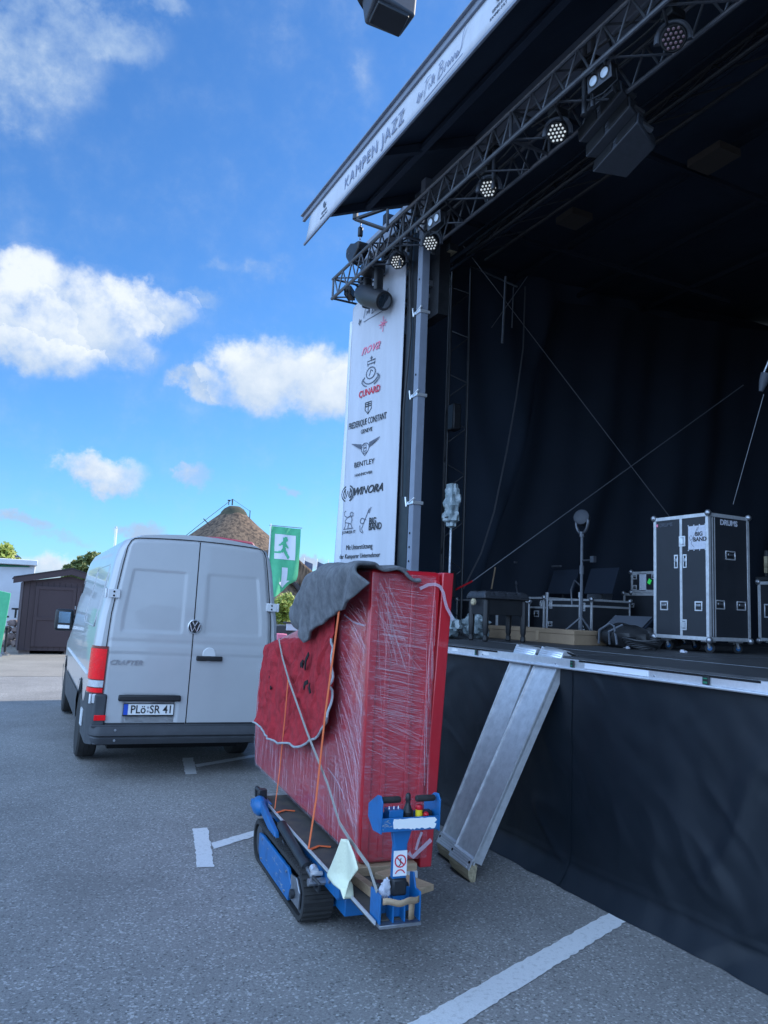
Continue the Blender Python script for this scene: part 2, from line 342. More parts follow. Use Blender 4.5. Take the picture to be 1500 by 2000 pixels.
def mark_poly(pts):
    vs = []
    for i in range(len(pts)):
        a = Vector((*pts[i],0)); b = Vector((*pts[(i+1)%len(pts)],0)); d = b-a; nn = max(2, int(d.length/.03)); pr = Vector((-d.y,d.x,0)).normalized()
        for k in range(nn): q = a+d*k/nn+pr*random.uniform(-.006,.006); vs.append((q.x,q.y,.004))
    mk.add(vs, [tuple(range(len(vs)))])
a1, b1 = Vector(zp(1200,1778)), Vector(zp(800,2000)); a2, b2 = Vector(zp(1236,1793)), Vector(zp(905,2000))
mark_poly([tuple(a1+(a1-b1)*.15), tuple(b1+(b1-a1)*.5), tuple(b2+(b2-a2)*.6), tuple(a2+(a2-b2)*.15)])
tag(mk.build('road_marking', 'road_paint', smooth=False), kind='structure')
# ================================================================== STAGE
XS, DZ = 3.495, 1.46
Y0, Y1 = -5.0, 9.1
st = thing('stage', 'large black open air stage with pale aluminium front rail above a black cloth skirt', 'stage', (XS, 2, 0))
def wp(mb, name, mt, par, **k): return mb.build(name, mt, par, world=True, **k)
wp(MB().box((XS+.03,Y0,1.34),(12.6,Y1,DZ)), 'deck', 'deck_board', st)
sm = MB()
for y in [2.2, 4.4, 6.6]: sm.box((3.56,y,DZ+.0005),(12.5,y+.012,DZ+.003))
sm.box((4.35,Y0+.1,DZ+.0007),(4.375,Y1-.1,DZ+.0032))
wp(sm, 'deck_joint', 'steel', st)
# skirt with folds
def skirt(u, v):
    y = Y0+(Y1-Y0)*u; z = .004+v*1.385
    k = 1-abs(v-.5)*.6
    rg = lambda a, b, c, w: (1-abs(noise.noise(Vector((a,b,c))))*w)
    x = XS+.0+.030*k*noise.noise(Vector((y*1.1, z*.5, 0)))+.020*noise.noise(Vector((y*2.6+z*1.6, z*1.0, 3)))*(1-v*.5)
    x += -.018*(1-v*.7)*max(0,rg(y*1.3+z*1.5, z*.9-y*.3, 5, 5))*max(0,noise.noise(Vector((y*.9,z,11)))+.25)*2 -.012*max(0,rg(y*2.2-z*2.0, z*1.7+y*.5, 15, 6))*max(0,noise.noise(Vector((y*1.4,z*1.5,21)))+.2)*2
    x += .006*noise.noise(Vector((y*7-z*4, z*5, 8)))
    if v < .10: x += -.10*(1-v/.10)**1.3*(1+.5*noise.noise(Vector((y*1.5,0,0))))
    if .09 < v < .115: x -= .006
    return Vector((x+.012, y, z))
wp(MB().grid(skirt, 700, 80), 'skirt', 'skirt_cloth', st)
for ys_m in (1.15,4.15,7.1): wp(MB().band([skirt((ys_m-Y0)/(Y1-Y0),k/20)+Vector((-.004,0,0)) for k in range(21)], .018, (-1,0,0), .002), 'skirt_seam', 'skirt_cloth', st)
wp(MB().box((XS+.12,Y0+.1,.01),(XS+.16,Y1-.1,1.33)), 'skirt_lining', 'gap', st)
rb = MB(); rb.box((XS-.035,-5,1.378),(XS+.05,Y1,1.392)).box((XS-.012,-5,1.392),(XS+.03,Y1,1.445)); 
rb.tube((XS-.03,-5,1.385),(XS-.03,Y1,1.385),.009,8)
wp(rb, 'edge_rail', 'aluminium_bright', st, bev=.002)
et = MB()
for (ya, yb) in ((5.0,9.0),(2.69,4.06),(-4.9,2.6)): et.box((XS-.0145,ya,1.434),(XS-.0125,yb,1.4465))
wp(et, 'edge_gap', 'gap', st)
pl = MB(); pl.box((XS-.018,3.45,1.398),(XS-.0125,4.0,1.432)); wp(pl, 'rail_cover', 'banner_pale', st)
for y, w in ((4.115,.03),(3.02,.04),(5.28,.025)):
    c = MB().box((XS-.03,y-w/2,1.395),(XS-.0155,y+w/2,1.441)); cb = wp(c, 'rail_clip', 'black_plastic', st, bev=.002)
    wp(MB().box((XS-.0312,y-w/3,1.40),(XS-.0302,y+w/3,1.412)).box((XS-.0312,y-w/3,1.424),(XS-.0302,y+w/3,1.431)), 'clip_label', 'awning_green', cb)
for y in (5.62, 5.16): wp(MB().box((XS-.0145,y-.045,1.405),(XS-.0125,y+.045,1.425)), 'rail_label', 'white', st)
for y in [x*.9-.2 for x in range(8)]: wp(MB().lathe([(.006,0),(.006,.004),(.0001,.006)], (XS-.012,y,1.405), (-1,0,0), 8), 'screw', 'steel', st)
# side wall, rear wall, ceiling
def sidewall(u, v):
    x = 4.4+8*u; z = DZ+v*5.4
    return Vector((x, 9.02+.05*math.sin(x*7+z*1.9)+.03*noise.noise(Vector((x*2,z*.6,1))), z))
wp(MB().grid(sidewall, 150, 14), 'side_curtain', 'wall_curtain', st)
def inner(u, v):     # the darker drape leaning across the side wall
    z = DZ+v*5.0; x = 5.75+.62*(z-DZ)**1.02*.42+u*(7.0)
    y = 8.82-(1.6*u)+.06*math.sin(u*31+.6*math.sin(z))+.02*math.sin(u*77+z)
    return Vector((x+.05*math.sin(z*2), y, z))
wp(MB().grid(inner, 260, 16), 'rear_drape', 'curtain', st)
def rear(u, v):
    z = DZ+v*5.2; y = -5+13.6*u-.28*(z-DZ)
    return Vector((12.0-.12*(z-DZ)+.06*math.sin(u*61)+.02*math.sin(u*150), y, z))
wp(MB().grid(rear, 420, 12), 'rear_curtain', 'curtain', st)
wp(MB().box((4.3,-5.1,1.46),(12.6,-5.0,7.2)), 'end_wall', 'stage_black', st)
wp(MB().box((12.62,-5.1,0.02),(12.7,9.2,7.35)).box((4.3,8.98+.12,1.46),(12.6,9.19,7.2)), 'rear_wall', 'stage_black', st)
rf = thing('stage_roof', 'black stage roof with a raised front flap and grey fascia beam, above the lighting truss', 'roof', (4.1, 2, 6.6))
flap_o = onx(642,430,3.04); 
def flapz(x): return 6.25+(x-3.0)*(.50)
fl = MB(); fl.prism([(2.98,6.40),(3.0,6.34),(4.15,6.86),(4.30,6.87),(4.30,6.98),(4.15,6.97)], (0,Y0,0), X, Z, (0,8.0-Y0+.02,0))
wp(fl, 'flap', 'roof_under', rf)
fr = MB()
for y in (7.9, 6.55, 4.2, 1.9): fr.prism([(3.02,6.33),(3.02,6.25),(4.12,6.72),(4.12,6.84)], (0,y,0), X, Z, (0,.07,0))
fr.box((3.45,Y0,6.45),(3.52,7.95,6.5))
wp(fr, 'flap_rib', 'roof_under', rf)
tr = MB(); tr.box((2.93,Y0,6.47),(2.965,8.62,6.53)).box((2.90,Y0,6.53),(2.99,8.62,6.545))
wp(tr, 'flap_trim', 'roof_fascia', rf, bev=.003)
wp(MB().box((4.15,Y0,6.60),(4.27,9.45,6.86)), 'fascia_beam', 'roof_fascia', rf, bev=.01)
wp(MB().prism([(4.27,6.62),(12.9,7.3),(12.9,7.45),(4.27,6.86)], (0,Y0,0), X, Z, (0,9.2-Y0,0)), 'roof_panel', 'roof_under', rf)
rl = MB()
for x, dz in ((5.1,0),(6.3,.1),(7.6,.2),(9.0,.3)): rl.box((x,Y0,6.48+dz),(x+.06,9.0,6.54+dz))
for y in (7.5,5.4,3.3,1.2): rl.box((4.3,y,6.42),(9.2,y+.05,6.47))
rl.tube((4.75,Y0,6.05),(4.75,8.9,6.05),.02).tube((4.75,Y0,6.3),(4.75,8.9,6.3),.015)
wp(rl, 'ceiling_rail', 'stage_black', rf)
for x, y, w in ((5.2,3.3,.5),(5.9,4.9,.4),(5.6,2.35,.6),(5.5,6.6,.3)): wp(MB().box((x,y,6.36),(x+.3,y+w,6.44)), 'ceiling_panel', 'ceiling_board', rf)
# unseen block added behind the banner to cast the car park shadow
wp(MB().box((6.4,9.2,0.02),(12.8,14.55,6.6)), 'shade_block', 'stage_black', rf)
# white front column with clamps
def col(label, px, x, r, mt, z1=6.5):
    pass
p = onx(815,830,3.9); cy1 = p.y
t = thing('stage_column', 'tall pale metal column with clamps, between the black mast and the dark stage opening', 'column', (3.9, cy1, DZ))
wp(MB().box((3.86,cy1-.05,DZ),(3.96,cy1+.055,6.6)), 'shaft', 'roof_fascia', t, bev=.008)
for z in (5.0, 4.05, 2.86, 2.0, 6.0):
    c = MB().box((3.845,cy1-.065,z),(3.975,cy1+.07,z+.035)).tube((3.85,cy1-.09,z+.06),(3.85,cy1+.03,z+.02),.012).tube((3.84,cy1+.07,z-.02),(3.84,cy1+.10,z+.09),.010)
    wp(c, 'clamp', 'chrome', t, bev=.003)
hb = MB()
for z in (2.55,2.4,2.25,4.3,5.4): hb.lathe([(.012,0),(.012,.004)], (3.858,cy1,z), (-1,0,0), 10)
wp(hb, 'bolt_hole', 'gap', t)
t = thing('black_mast', 'narrow black roof mast standing between the sponsor banner and the pale column', 'mast', (4.0, 7.7, 0))
wp(MB().box((3.98,7.50,0.02),(4.12,7.72,6.6)), 'post', 'black_metal', t)
sg = MB(); sg.path([(3.96,7.6,6.5),(3.95,7.62,5.6),(3.96,7.56,4.9),(3.94,7.63,4.0),(3.95,7.6,3.0)], .012); 
wp(sg, 'cable', 'cable', t)
bx = MB(); random.seed(8)
for i in range(26):
    y = random.uniform(7.35,8.15); z = random.uniform(5.2,6.25); s_ = random.uniform(.02,.06); bx.box((4.1,y,z),(4.16,y+s_,z+s_*1.2))
wp(bx, 'fitting', 'steel', t, bev=.003)
wp(MB().box((4.16,7.3,5.1),(4.3,8.2,6.35)), 'sleeve_block', 'black_metal', t)
random.seed(12)
for k, (ya, yb, lb) in enumerate(((8.6,5.4,'black cable bundle sagging along the left half of the truss'),(5.2,1.8,'black cable bundle sagging along the right half of the truss'))):
    cbm = MB()
    for q in range(4):
        pts = []
        for i in range(33):
            y = ya+(yb-ya)*i/32; pts.append((3.72+.07*q+.02*noise.noise(Vector((y*2,q,0))), y, 6.10-.05*abs(math.sin(i*math.pi/8))-.02*q+.03*noise.noise(Vector((y*1.5,q,5)))))
        cbm.path(pts, .009, 5)
    top('cable_bundle', cbm, 'cable', lb, 'cables', 'cable bundles lying in the truss', loc=(3.8,(ya+yb)/2,6.1))
# vertical ladder truss at the side (dim)
t = thing('side_lighting_tower', 'slim dark lattice tower with side lights just inside the stage opening', 'tower', (5.0, 8.3, DZ))
lt = MB(); bxp = [(4.9,8.25),(5.12,8.15),(5.02,8.5)]
for (x,y) in bxp: lt.tube((x,y,DZ),(x,y,6.2),.018)
for i in range(24):
    z = DZ+i*.2; a, b = bxp[i%3], bxp[(i+1)%3]; lt.tube((*a,z),(*b,z+.2),.008)
wp(lt, 'lattice', 'black_metal', t)
for z in (1.9, 2.9, 4.0): wp(MB().box((4.86,8.05,z),(4.98,8.2,z+.34)), 'side_light', 'black_metal', t, bev=.02)
# ================================================================== FRONT BANNER "KAMPEN JAZZ"
bn = thing('roof_banner', 'long white fabric banner with jazz festival lettering along the front edge of the roof flap', 'banner', (2.96, 4, 6.2))
BX = 2.955; zb, ztp = 6.12, 6.47; ye = 8.38
def ban(u, v):
    y = -4.9+(ye+4.9)*u; yy = y+(.10*(1-v) if u > .999 else 0)
    return Vector((BX+.006*math.sin(y*2.3)*(1-v)-.02*(1-v), yy, zb+(ztp-zb)*v))
wp(MB().grid(ban, 160, 3), 'cloth', 'banner', bn, solid=.004)
wp(MB().box((BX-.034,-4.9,zb-.012),(BX-.010,ye+.13,zb+.018)), 'hem', 'roof_fascia', bn, bev=.004)
UB = Vector((0,-1,0)); 
def bpos(px, py): return onx(px, py, BX-.026)
MT['banner_ink'] = mat('banner_ink', (.22,.25,.34), .7)
def btext(s, pc, size, **k):
    p = bpos(*pc); return text(s, size, 'ink_grey', bn, p, UB, Z, world=True, **k)
ka, kb = bpos(663,378), bpos(800,210)
mid = (ka+kb)/2; zc = (zb+ztp)/2-.01
w_ = abs(ka.y-kb.y)
text('KAMPEN JAZZ', .190, 'banner_ink', bn, (BX-.022,mid.y,zc), UB, Z, world=True, sx=w_/1.62, spacing=1.18)
p = bpos(817,190); text('by', .11, 'banner_ink', bn, (BX-.022,p.y,zc), UB, Z, world=True, shear=.6)
def sig(parent, o, u, v, nrm, w, h, mt='ink_grey', th=.008, world=True):
    """flowing handwritten signature made of pen strokes"""
    S1 = [[(.0,.0),(.03,.55),(.05,.95)],[(-.01,.86),(.06,.99),(.16,.93)],[(.12,.15),(.13,.5),(.16,.3),(.19,.18),(.20,.9),(.215,.2),(.24,.85),(.25,.2),(.28,.15)],
          [(.36,.05),(.40,.95)],[(.36,.9),(.44,1.0),(.47,.85),(.40,.58),(.49,.5),(.48,.2),(.38,.05)],[(.53,.1),(.55,.55),(.58,.5)],[(.60,.3),(.62,.5),(.65,.35),(.62,.15),(.60,.3)],
          [(.67,.12),(.69,.5),(.72,.4),(.73,.12)],[(.745,.12),(.765,.5),(.795,.4),(.80,.12),(.84,.1),(.86,.35),(.83,.45),(.82,.2),(.86,.08),(.93,.35),(.95,1.1),(1.0,1.35)],[(.02,-.28),(.5,-.22),(.98,-.12)]]
    o = Vector(o); u = Vector(u); v = Vector(v); mb = MB()
    for st_ in S1:
        pts = []
        for i in range(len(st_)-1):
            for k in range(4): 
                q = k/4; pts.append((st_[i][0]*(1-q)+st_[i+1][0]*q, st_[i][1]*(1-q)+st_[i+1][1]*q))
        pts.append(st_[-1])
        sm_ = [pts[0]]+[((pts[i-1][0]+pts[i][0]*2+pts[i+1][0])/4, (pts[i-1][1]+pts[i][1]*2+pts[i+1][1])/4) for i in range(1,len(pts)-1)]+[pts[-1]]
        mb.band([o+u*(a*w+b*.12*h)+v*(b*h) for a, b in sm_], th, nrm, .0015)
    return mb.build('signature', mt, parent, world=world, smooth=False)
sa, sb = bpos(826,208), bpos(905,95)
sig(bn, (BX-.022, sa.y, zc-.06), UB, Z, (-1,0,0), abs(sa.y-sb.y), .15, 'banner_ink', th=.009)
for pc in ((972,25),(632,415)):
    p = bpos(*pc); e = MB().lathe([(.035,0),(.035,.002)], (BX-.024,p.y,zc+.06), (-1,0,0), 14); wp(e, 'emblem', 'ink_grey', bn)
    text('GEMEINDE', .035, 'ink_grey', bn, (BX-.022,p.y,zc-.02), UB, Z, world=True); text('KAMPEN SYLT', .035, 'ink_grey', bn, (BX-.022,p.y,zc-.07), UB, Z, world=True)
# ================================================================== SPONSOR BANNER
BD = Vector((-math.sin(R_(9)), math.cos(R_(9)), 0)); BR0 = Vector((3.95,7.73,0)); BN = Vector((-math.cos(R_(9)), -math.sin(R_(9)), 0))
WB = 1.13
sp = thing('sponsor_banner', 'tall white sponsor banner with a column of logos hanging left of the stage opening', 'banner', tuple(BR0+BD*WB/2+Z*.9))
def sb_(u, v):
    p = BR0+BD*WB*(1-u); s_ = (p+BN*(.004*math.sin(u*16+v*2)+.003*noise.noise(Vector((u*9,v*3,0)))))
    return Vector((s_.x, s_.y, .9+v*(4.70+.62*u)))
wp(MB().grid(sb_, 40, 30), 'cloth', 'banner', sp, solid=.003)
e0 = BR0+BD*WB
def side_(u, v):
    d = (BD*.95-BN*.30)*u*(.10+.30*(1-v)); p = e0+d+BN*.01*math.sin(v*9+u*5); return Vector((p.x, p.y, .9+v*4.55))
wp(MB().grid(side_, 6, 24), 'side_flap', 'banner_pale', sp, solid=.003)
def sbp(px, py): return onp(px, py, BR0+BN*.009, BN)
UR = -BD
def st_(s, pc, size, mt='ink', **k): return text(s, size, mt, sp, sbp(*pc), UR, Z, world=True, **k)
def fit(s, pl_, pr_, mt='ink', size=.1, name='lettering', **k):   # lettering that spans two surveyed points of the banner
    a, b = sbp(*pl_), sbp(*pr_); w = (b-a).dot(UR); mb = text(s, size, mt, None, (0,0,0), X, Y, **k)
    xs = [v.x for v in mb.v]; f2 = w/(max(xs)-min(xs)); c = (a+b)/2; cxm = (max(xs)+min(xs))/2; cc = (min(v.y for v in mb.v)+max(v.y for v in mb.v))/2
    m2 = MB(); m2.f = mb.f; m2.v = [c+UR*(v.x-cxm)*f2+Z*(v.y-cc)+BN*v.z for v in mb.v]
    return m2.build(name, mt, sp, world=True, smooth=False)
fit('Mit Unterstützung', (676,1072), (727,1066), size=.085); fit('der Kamperer Unternehmer', (663,1090), (742,1083), size=.08)
fit('BIG', (721,1019), (734,1015), size=.115, bold=.0015); fit('BAND', (720,1031), (745,1024), size=.115, bold=.0015)
fit('WINORA', (691,961), (748,950), size=.135, shear=.35, bold=.002); fit('HANNOVER', (693,929), (727,921), size=.05); fit('BENTLEY', (692,910), (731,898), size=.09)
fit('GENEVE', (705,843), (727,838), size=.075); fit('FREDERIQUE CONSTANT', (681,838), (755,808), size=.115)
fit('CUNARD', (701,773), (742,755), 'ink_red', size=.12, bold=.002)
fit('JUNKER IT', (668,1043), (694,1037), size=.05); fit('nova', (706,695), (743,665), 'ink_pink', size=.2, shear=.5)
fit('by', (700,632), (706,626), size=.1, shear=.5)
a = sbp(710,622); sig(sp, a, UR, Z, BN, .50, .17, th=.008)
def strokes(name, mt, c, s_, lines, th=.01):
    mb = MB(); c = sbp(*c)
    for ln in lines: mb.band([c+UR*x*s_*1.35+Z*y*s_ for x, y in ln], th, BN, .0015)
    return mb.build(name, mt, sp, world=True, smooth=False)
def circ(x, y, r, a0=0, a1=360, n=20): return [(x+r*math.cos(R_(a0+(a1-a0)*i/n)), y+r*math.sin(R_(a0+(a1-a0)*i/n))) for i in range(n+1)]
strokes('star', 'ink_pink', (748,632), .08, [[(math.cos(R_(a))*l, math.sin(R_(a))*l), (0,0)] for a, l in zip(range(0,360,45),(.8,.7,1.2,.7,.8,.8,1.3,.6))], .012)
strokes('crest', 'ink_grey', (724,728), .16, [circ(0,0,.45), circ(0,.0,.85,200,340), circ(0,0,1.05,210,250), circ(0,0,1.05,290,330), [(-.3,.6),(-.4,1.0),(.4,1.0),(.3,.6)], [(-.4,.75),(.4,.75)], [(0,1.0),(0,1.35)], [(-.12,1.2),(.12,1.2)], [(-.15,-.2),(.0,.25),(.2,.1)], [(-.9,-.5),(-.6,-.2)], [(.9,-.5),(.6,-.2)]], .014)
strokes('shield', 'ink', (719,796), .10, [[(-.5,.7),(-.5,-.2),(0,-.8),(.5,-.2),(.5,.7),(-.5,.7)], [(-.5,.2),(.5,.2)], [(0,.7),(0,-.8)], [(-.4,.45),(.4,.45)]], .011)
wg = [circ(0,0,.42), [(-.16,-.26),(-.16,.28),(.1,.26),(.12,.06),(-.16,.02)], [(-.16,.02),(.14,-.02),(.14,-.24),(-.16,-.26)]]
for k in range(5): wg += [[(-.42,.1+.09*k-.1),(-1.5+.16*(4-k),.62-.1*(4-k))], [(.42,.1+.09*k-.1),(1.5-.16*(4-k),.62-.1*(4-k))]]
wg += [[(-.25,-.38),(0,-.62),(.25,-.38)]]
strokes('winged_badge', 'ink_grey', (713,875), .15, wg, .010)
strokes('round_badge', 'ink', (679,964), .11, [circ(0,0,.9,110,250), circ(0,0,.9,-70,70), [(-.4,.35),(-.2,-.4),(0,.3),(.2,-.4),(.4,.35)], circ(0,0,.62,120,240,12), circ(0,0,.62,-60,60,12)], .016)
strokes('monkey_sketch', 'ink_grey', (681,1018), .12, [circ(.35,.7,.2), [(.2,.55),(-.2,.4),(-.5,.1),(-.45,-.5),(-.6,-.75)], [(-.2,.4),(-.6,.6),(-.65,1.0),(-.45,1.1)], [(.3,.5),(.45,.1),(.3,-.3),(.5,-.7)], [(-.45,-.1),(0,-.2),(.3,-.3)], [(0,-.2),(-.1,-.7)], [(-.7,-.8),(.6,-.75)]], .010)
strokes('horn_sketch', 'ink_grey', (712,1018), .15, [circ(-.25,.05,.22), [(-.1,-.9),(-.3,-.6),(-.05,-.1),(.2,.5),(.45,1.0)], [(-.5,-.3),(-.45,-.75),(-.15,-.95)], [(.3,.8),(.42,.62),(.62,1.1)], [(0,.2),(.15,.1)]], .010)
# ================================================================== LIGHTING TRUSS
TX0, TX1, TZ0, TZ1, TY0, TY1 = 3.60, 4.02, 5.82, 6.09, -4.5, 9.19
tt = thing('lighting_truss', 'long dark four chord lighting truss hung in front of the stage opening', 'truss', (3.8, 2, TZ0))
ch = MB()
for (x, z) in ((TX0,TZ0),(TX0,TZ1),(TX1,TZ0),(TX1,TZ1)): ch.tube((x,TY0,z),(x,TY1,z),.0215,10)
wp(ch, 'chord', 'truss_metal', tt)
br = MB(); n = 0; y = TY1-.06; stp = .285
while y > TY0+.3:
    y2 = y-stp
    for x in (TX0, TX1): 
        br.tube((x,y,TZ1),(x,y-stp/2,TZ0),.0105,6); br.tube((x,y-stp/2,TZ0),(x,y2,TZ1),.0105,6)
    if n % 2 == 0:
        for z in (TZ0,TZ1): br.tube((TX0,y,z),(TX1,y2,z),.0105,6)
    else:
        for z in (TZ0,TZ1): br.tube((TX1,y,z),(TX0,y2,z),.0105,6)
    y = y2; n += 1
wp(br, 'bracing', 'truss_metal', tt)
ef = MB()
for ye_ in (TY1-.02, 7.15, 5.15, 3.1):
    for x in (TX0,TX1): ef.tube((x,ye_,TZ0),(x,ye_,TZ1),.016,8)
    for z in (TZ0,TZ1): ef.tube((TX0,ye_,z),(TX1,ye_,z),.016,8)
wp(ef, 'end_frame', 'truss_metal', tt)
# secondary truss just behind, dimmer
t2 = thing('rear_truss', 'second dark truss running parallel behind the front lighting truss', 'truss', (4.75, 2, 6.0))
c2 = MB(); b2_ = MB(); y = 7.4
for (x,z) in ((4.62,5.98),(4.88,5.98),(4.75,6.2)): c2.tube((x,-4.5,z),(x,7.45,z),.02,8)
while y > -4.2:
    b2_.tube((4.62,y,5.98),(4.75,y-.2,6.2),.009,5).tube((4.75,y-.2,6.2),(4.62,y-.4,5.98),.009,5).tube((4.62,y,5.98),(4.88,y-.4,5.98),.009,5); y -= .4
wp(c2, 'chord', 'black_metal', t2); wp(b2_, 'bracing', 'black_metal', t2)
# sling posts on the truss near (1170,100) and (960,270): tubes
def sling(px, py, label):
    p = onx(px, py, 3.8); t = thing('truss_hanger', label, 'bracket', (3.8, p.y, TZ0), group='upright hanger tubes on the front truss')
    for dy in (-.05, .05): MB().tube((-.0,dy,-.12),(0,dy,.52),.020,10).build('tube', 'truss_metal', t)
    MB().box((-.05,-.09,.28),(.05,.09,.31)).build('plate', 'black_metal', t, bev=.004)
sling(1150,115,'pair of dark upright hanger tubes on the truss beside the right twin lamp'); sling(960,272,'pair of dark upright hanger tubes on the truss above the middle round lamp'); sling(781,440,'thick upright hanger tubes on the truss next to the corner mast')
# --- fixtures
def orient(o, d, up=Z):
    d = Vector(d).normalized(); x = up.cross(d).normalized(); y = d.cross(x); mm = Matrix((x,y,d)).transposed(); o.rotation_euler = mm.to_euler()
def wash_light(lens='lens_white'):
    # Empty = clamp point; world upright; head tilted inside
    t = thing('wash_light', '', 'stage light', (0,0,0))
    MB().tube((0,0,0),(0,0,-.10),.022,10).box((-.03,-.03,-.02),(.03,.03,.05)).build('clamp', 'black_metal', t, bev=.004)
    MB().box((-.075,-.06,-.16),(.075,.06,-.09)).build('base', 'black_plastic', t, bev=.012)
    dr = Vector((-.55,-.55,-.62)).normalized(); c = Vector((0,0,-.31)); sdv = dr.cross(Z).normalized()
    ar = [c+sdv*.115*math.cos(R_(a))+Z*(.14*math.sin(R_(a))) for a in range(0,181,15)]
    ar = [c+sdv*.118-Z*.03]+ar+[c-sdv*.118-Z*.03]
    MB().band(ar, .05, sdv.cross(Z), .02).path(ar, .018, 8).build('yoke', 'mono_grey', t)
    MB().lathe([(.03,-.11),(.075,-.10),(.095,-.05),(.098,.03),(.09,.045),(.085,.045)], c, dr, 24).build('head', 'black_plastic', t)
    MB().lathe([(.084,.040),(.084,.0465)], c, dr, 24).build('face_plate', 'gap', t)
    lm = MB(); up = sdv.cross(dr)
    for q in range(-2,3):
        for k in range(5-abs(q)):
            u = (k-(4-abs(q))/2)*.036; v = q*.0315; lm.lathe([(.0115,.0475),(.0115,.050),(.006,.053)], c+sdv*u+up*v, dr, 8)
    lm.build('lens_array', lens, t); return t
wl0 = wash_light(); 
spots = [((705,578),'leftmost round lamp with a grid of small lenses, tucked beside the big moving head'), ((773,515),'round many-lens lamp hanging right of the big moving head in front of the white banner'),
         ((838,465),'round many-lens lamp right below the left twin lamp near the mast'), ((950,373),'round many-lens lamp alone in the middle of the truss'), ((1084,264),'bright round many-lens lamp left of the hanging speakers'), ((1311,80),'unlit round lamp with dim reddish lenses at the right end of the truss')]
for i, (pc, lb) in enumerate(spots):
    p = onx(*pc, 3.76)
    if i == 5: w = wash_light('lens_dim')
    else: w = wl0 if i == 0 else copy_tree(wl0)
    w.location = (3.80, p.y+.02, p.z+(.25 if i == 2 else .33)); w.scale = (.9,.9,.9); tag(w, lb, 'stage light', 'round many-lens lamps on the front truss')
def blinder(label, pc, x, d=(-1,-.06,-.08), tilt=0):
    t = thing('twin_blinder', label, 'stage light', (0,0,0), group='twin lamp blinders on the front truss')
    MB().box((-.20,-.105,-.16),(.20,.105,-.012)).build('housing', 'black_metal', t, bev=.012)
    fp = MB(); fp.box((-.215,-.118,-.012),(.215,.118,.0)); fp.build('front_plate', 'mono_grey', t, bev=.004)
    for sx in (-.1,.1):
        MB().lathe([(.085,0),(.09,.006),(.078,.012)], (sx,0,0), Z, 24).build('bezel', 'black_plastic', t)
        MB().lathe([(.077,.006),(.06,.016),(.03,.022),(0.0001,.024)], (sx,0,0), Z, 24).build('lamp', 'lens_cool', t)
    MB().path([(-.225,0,-.08),(-.24,.16,-.08),(0,.2,-.08),(.24,.16,-.08),(.225,0,-.08)], .010, 6).build('bracket', 'black_metal', t)
    p = onx(*pc, x); t.location = p; t.scale = (.56,.56,.56)
    d = Vector(d).normalized(); yv = Vector((0,1,0)); xa = (yv-d*yv.dot(d)).normalized(); ya = d.cross(xa); t.rotation_euler = Matrix((xa,ya,d)).transposed().to_euler(); return t
blinder('twin round lamp blinder on the truss above the hanging speakers', (1170,150), 3.66); blinder('twin round lamp blinder hung near the corner mast', (847,430), 3.62)
blinder('twin blinder seen almost edge on at the left end of the truss', (677,573), 3.70, d=(-.75,.62,.0))
# big moving head
p = onx(728,530,3.72)
mh = thing('moving_head_light', 'large black moving head spotlight hanging under the left end of the truss', 'stage light', (3.72, p.y, p.z))
MB().box((-.12,-.13,-.04),(.12,.13,.10)).build('base', 'black_plastic', mh, bev=.025)
MB().tube((0,-.1,.1),(0,-.1,.3),.02).tube((0,.1,.1),(0,.1,.3),.02).build('clamp', 'steel', mh)
for s_ in (-1,1): MB().box((-.05,s_*.16-.035,-.42),(.07,s_*.16+.035,-.02)).build('yoke_arm', 'black_plastic', mh, bev=.03)
dh = Vector((.12,-.84,-.42)).normalized()
hd = MB().lathe([(.05,-.24),(.115,-.22),(.135,-.12),(.135,.02),(.125,.14),(.12,.28),(.113,.32),(.10,.325)], (0,0,-.33), dh, 22).build('head', 'black_plastic', mh)
MB().lathe([(.098,.322),(.07,.328),(.0001,.33)], (0,0,-.33), dh, 22).build('lens', 'glass_dark', hd)
# chain hoist
p = onx(684,492,3.66)
t = thing('chain_hoist', 'dark green grey chain hoist on top of the left end of the truss', 'hoist', tuple(p))
MB().prism([(-.16,.02),(-.15,.10),(-.02,.13),(.10,.08),(.24,.06),(.24,-.06),(.05,-.16),(-.03,-.15),(-.15,-.02)], (0,0,0), (0,-1,0), Z, (.16,0,0)).build('body', 'black_metal', t, bev=.02)
MB().box((-.004,.09,.03),(.0,.13,.07)).box((-.004,.02,-.02),(.0,.05,.0)).build('label', 'mono_grey', t)
hk = onx(694,428,3.66); q = hk-p
cn = MB(); k = 0
zz = .1
while zz < q.z-.02:
    yv = q.y; cn.path([(.08+.012*math.cos(a)*(k%2), yv+.012*math.cos(a)*(1-k%2), zz+.02*math.sin(a)) for a in [i*math.pi/4 for i in range(9)]], .004, 5); zz += .03; k += 1
cn.build('chain', 'steel', t)
MB().box((.05,q.y-.025,q.z*.45),(.11,q.y+.025,q.z*.45+.13)).build('hook_block', 'black_metal', t, bev=.012)
# bracket triangle
t = thing('flap_bracket', 'dark triangular steel bracket holding the roof flap above the chain hoist', 'bracket', (3.7, 7.9, 6.2))
a, b, c = onx(694,428,3.66), onx(757,406,3.95), onx(757,450,3.95)
wp(MB().tube(a,b,.025,8).tube(a,c,.025,8).tube(b,c,.02,8).tube(b,(4.2,b.y,b.z+.1),.025).tube(a+Vector((0,0,.0)),a+Vector((0,0,.12)),.04,8), 'frame', 'black_metal', t)
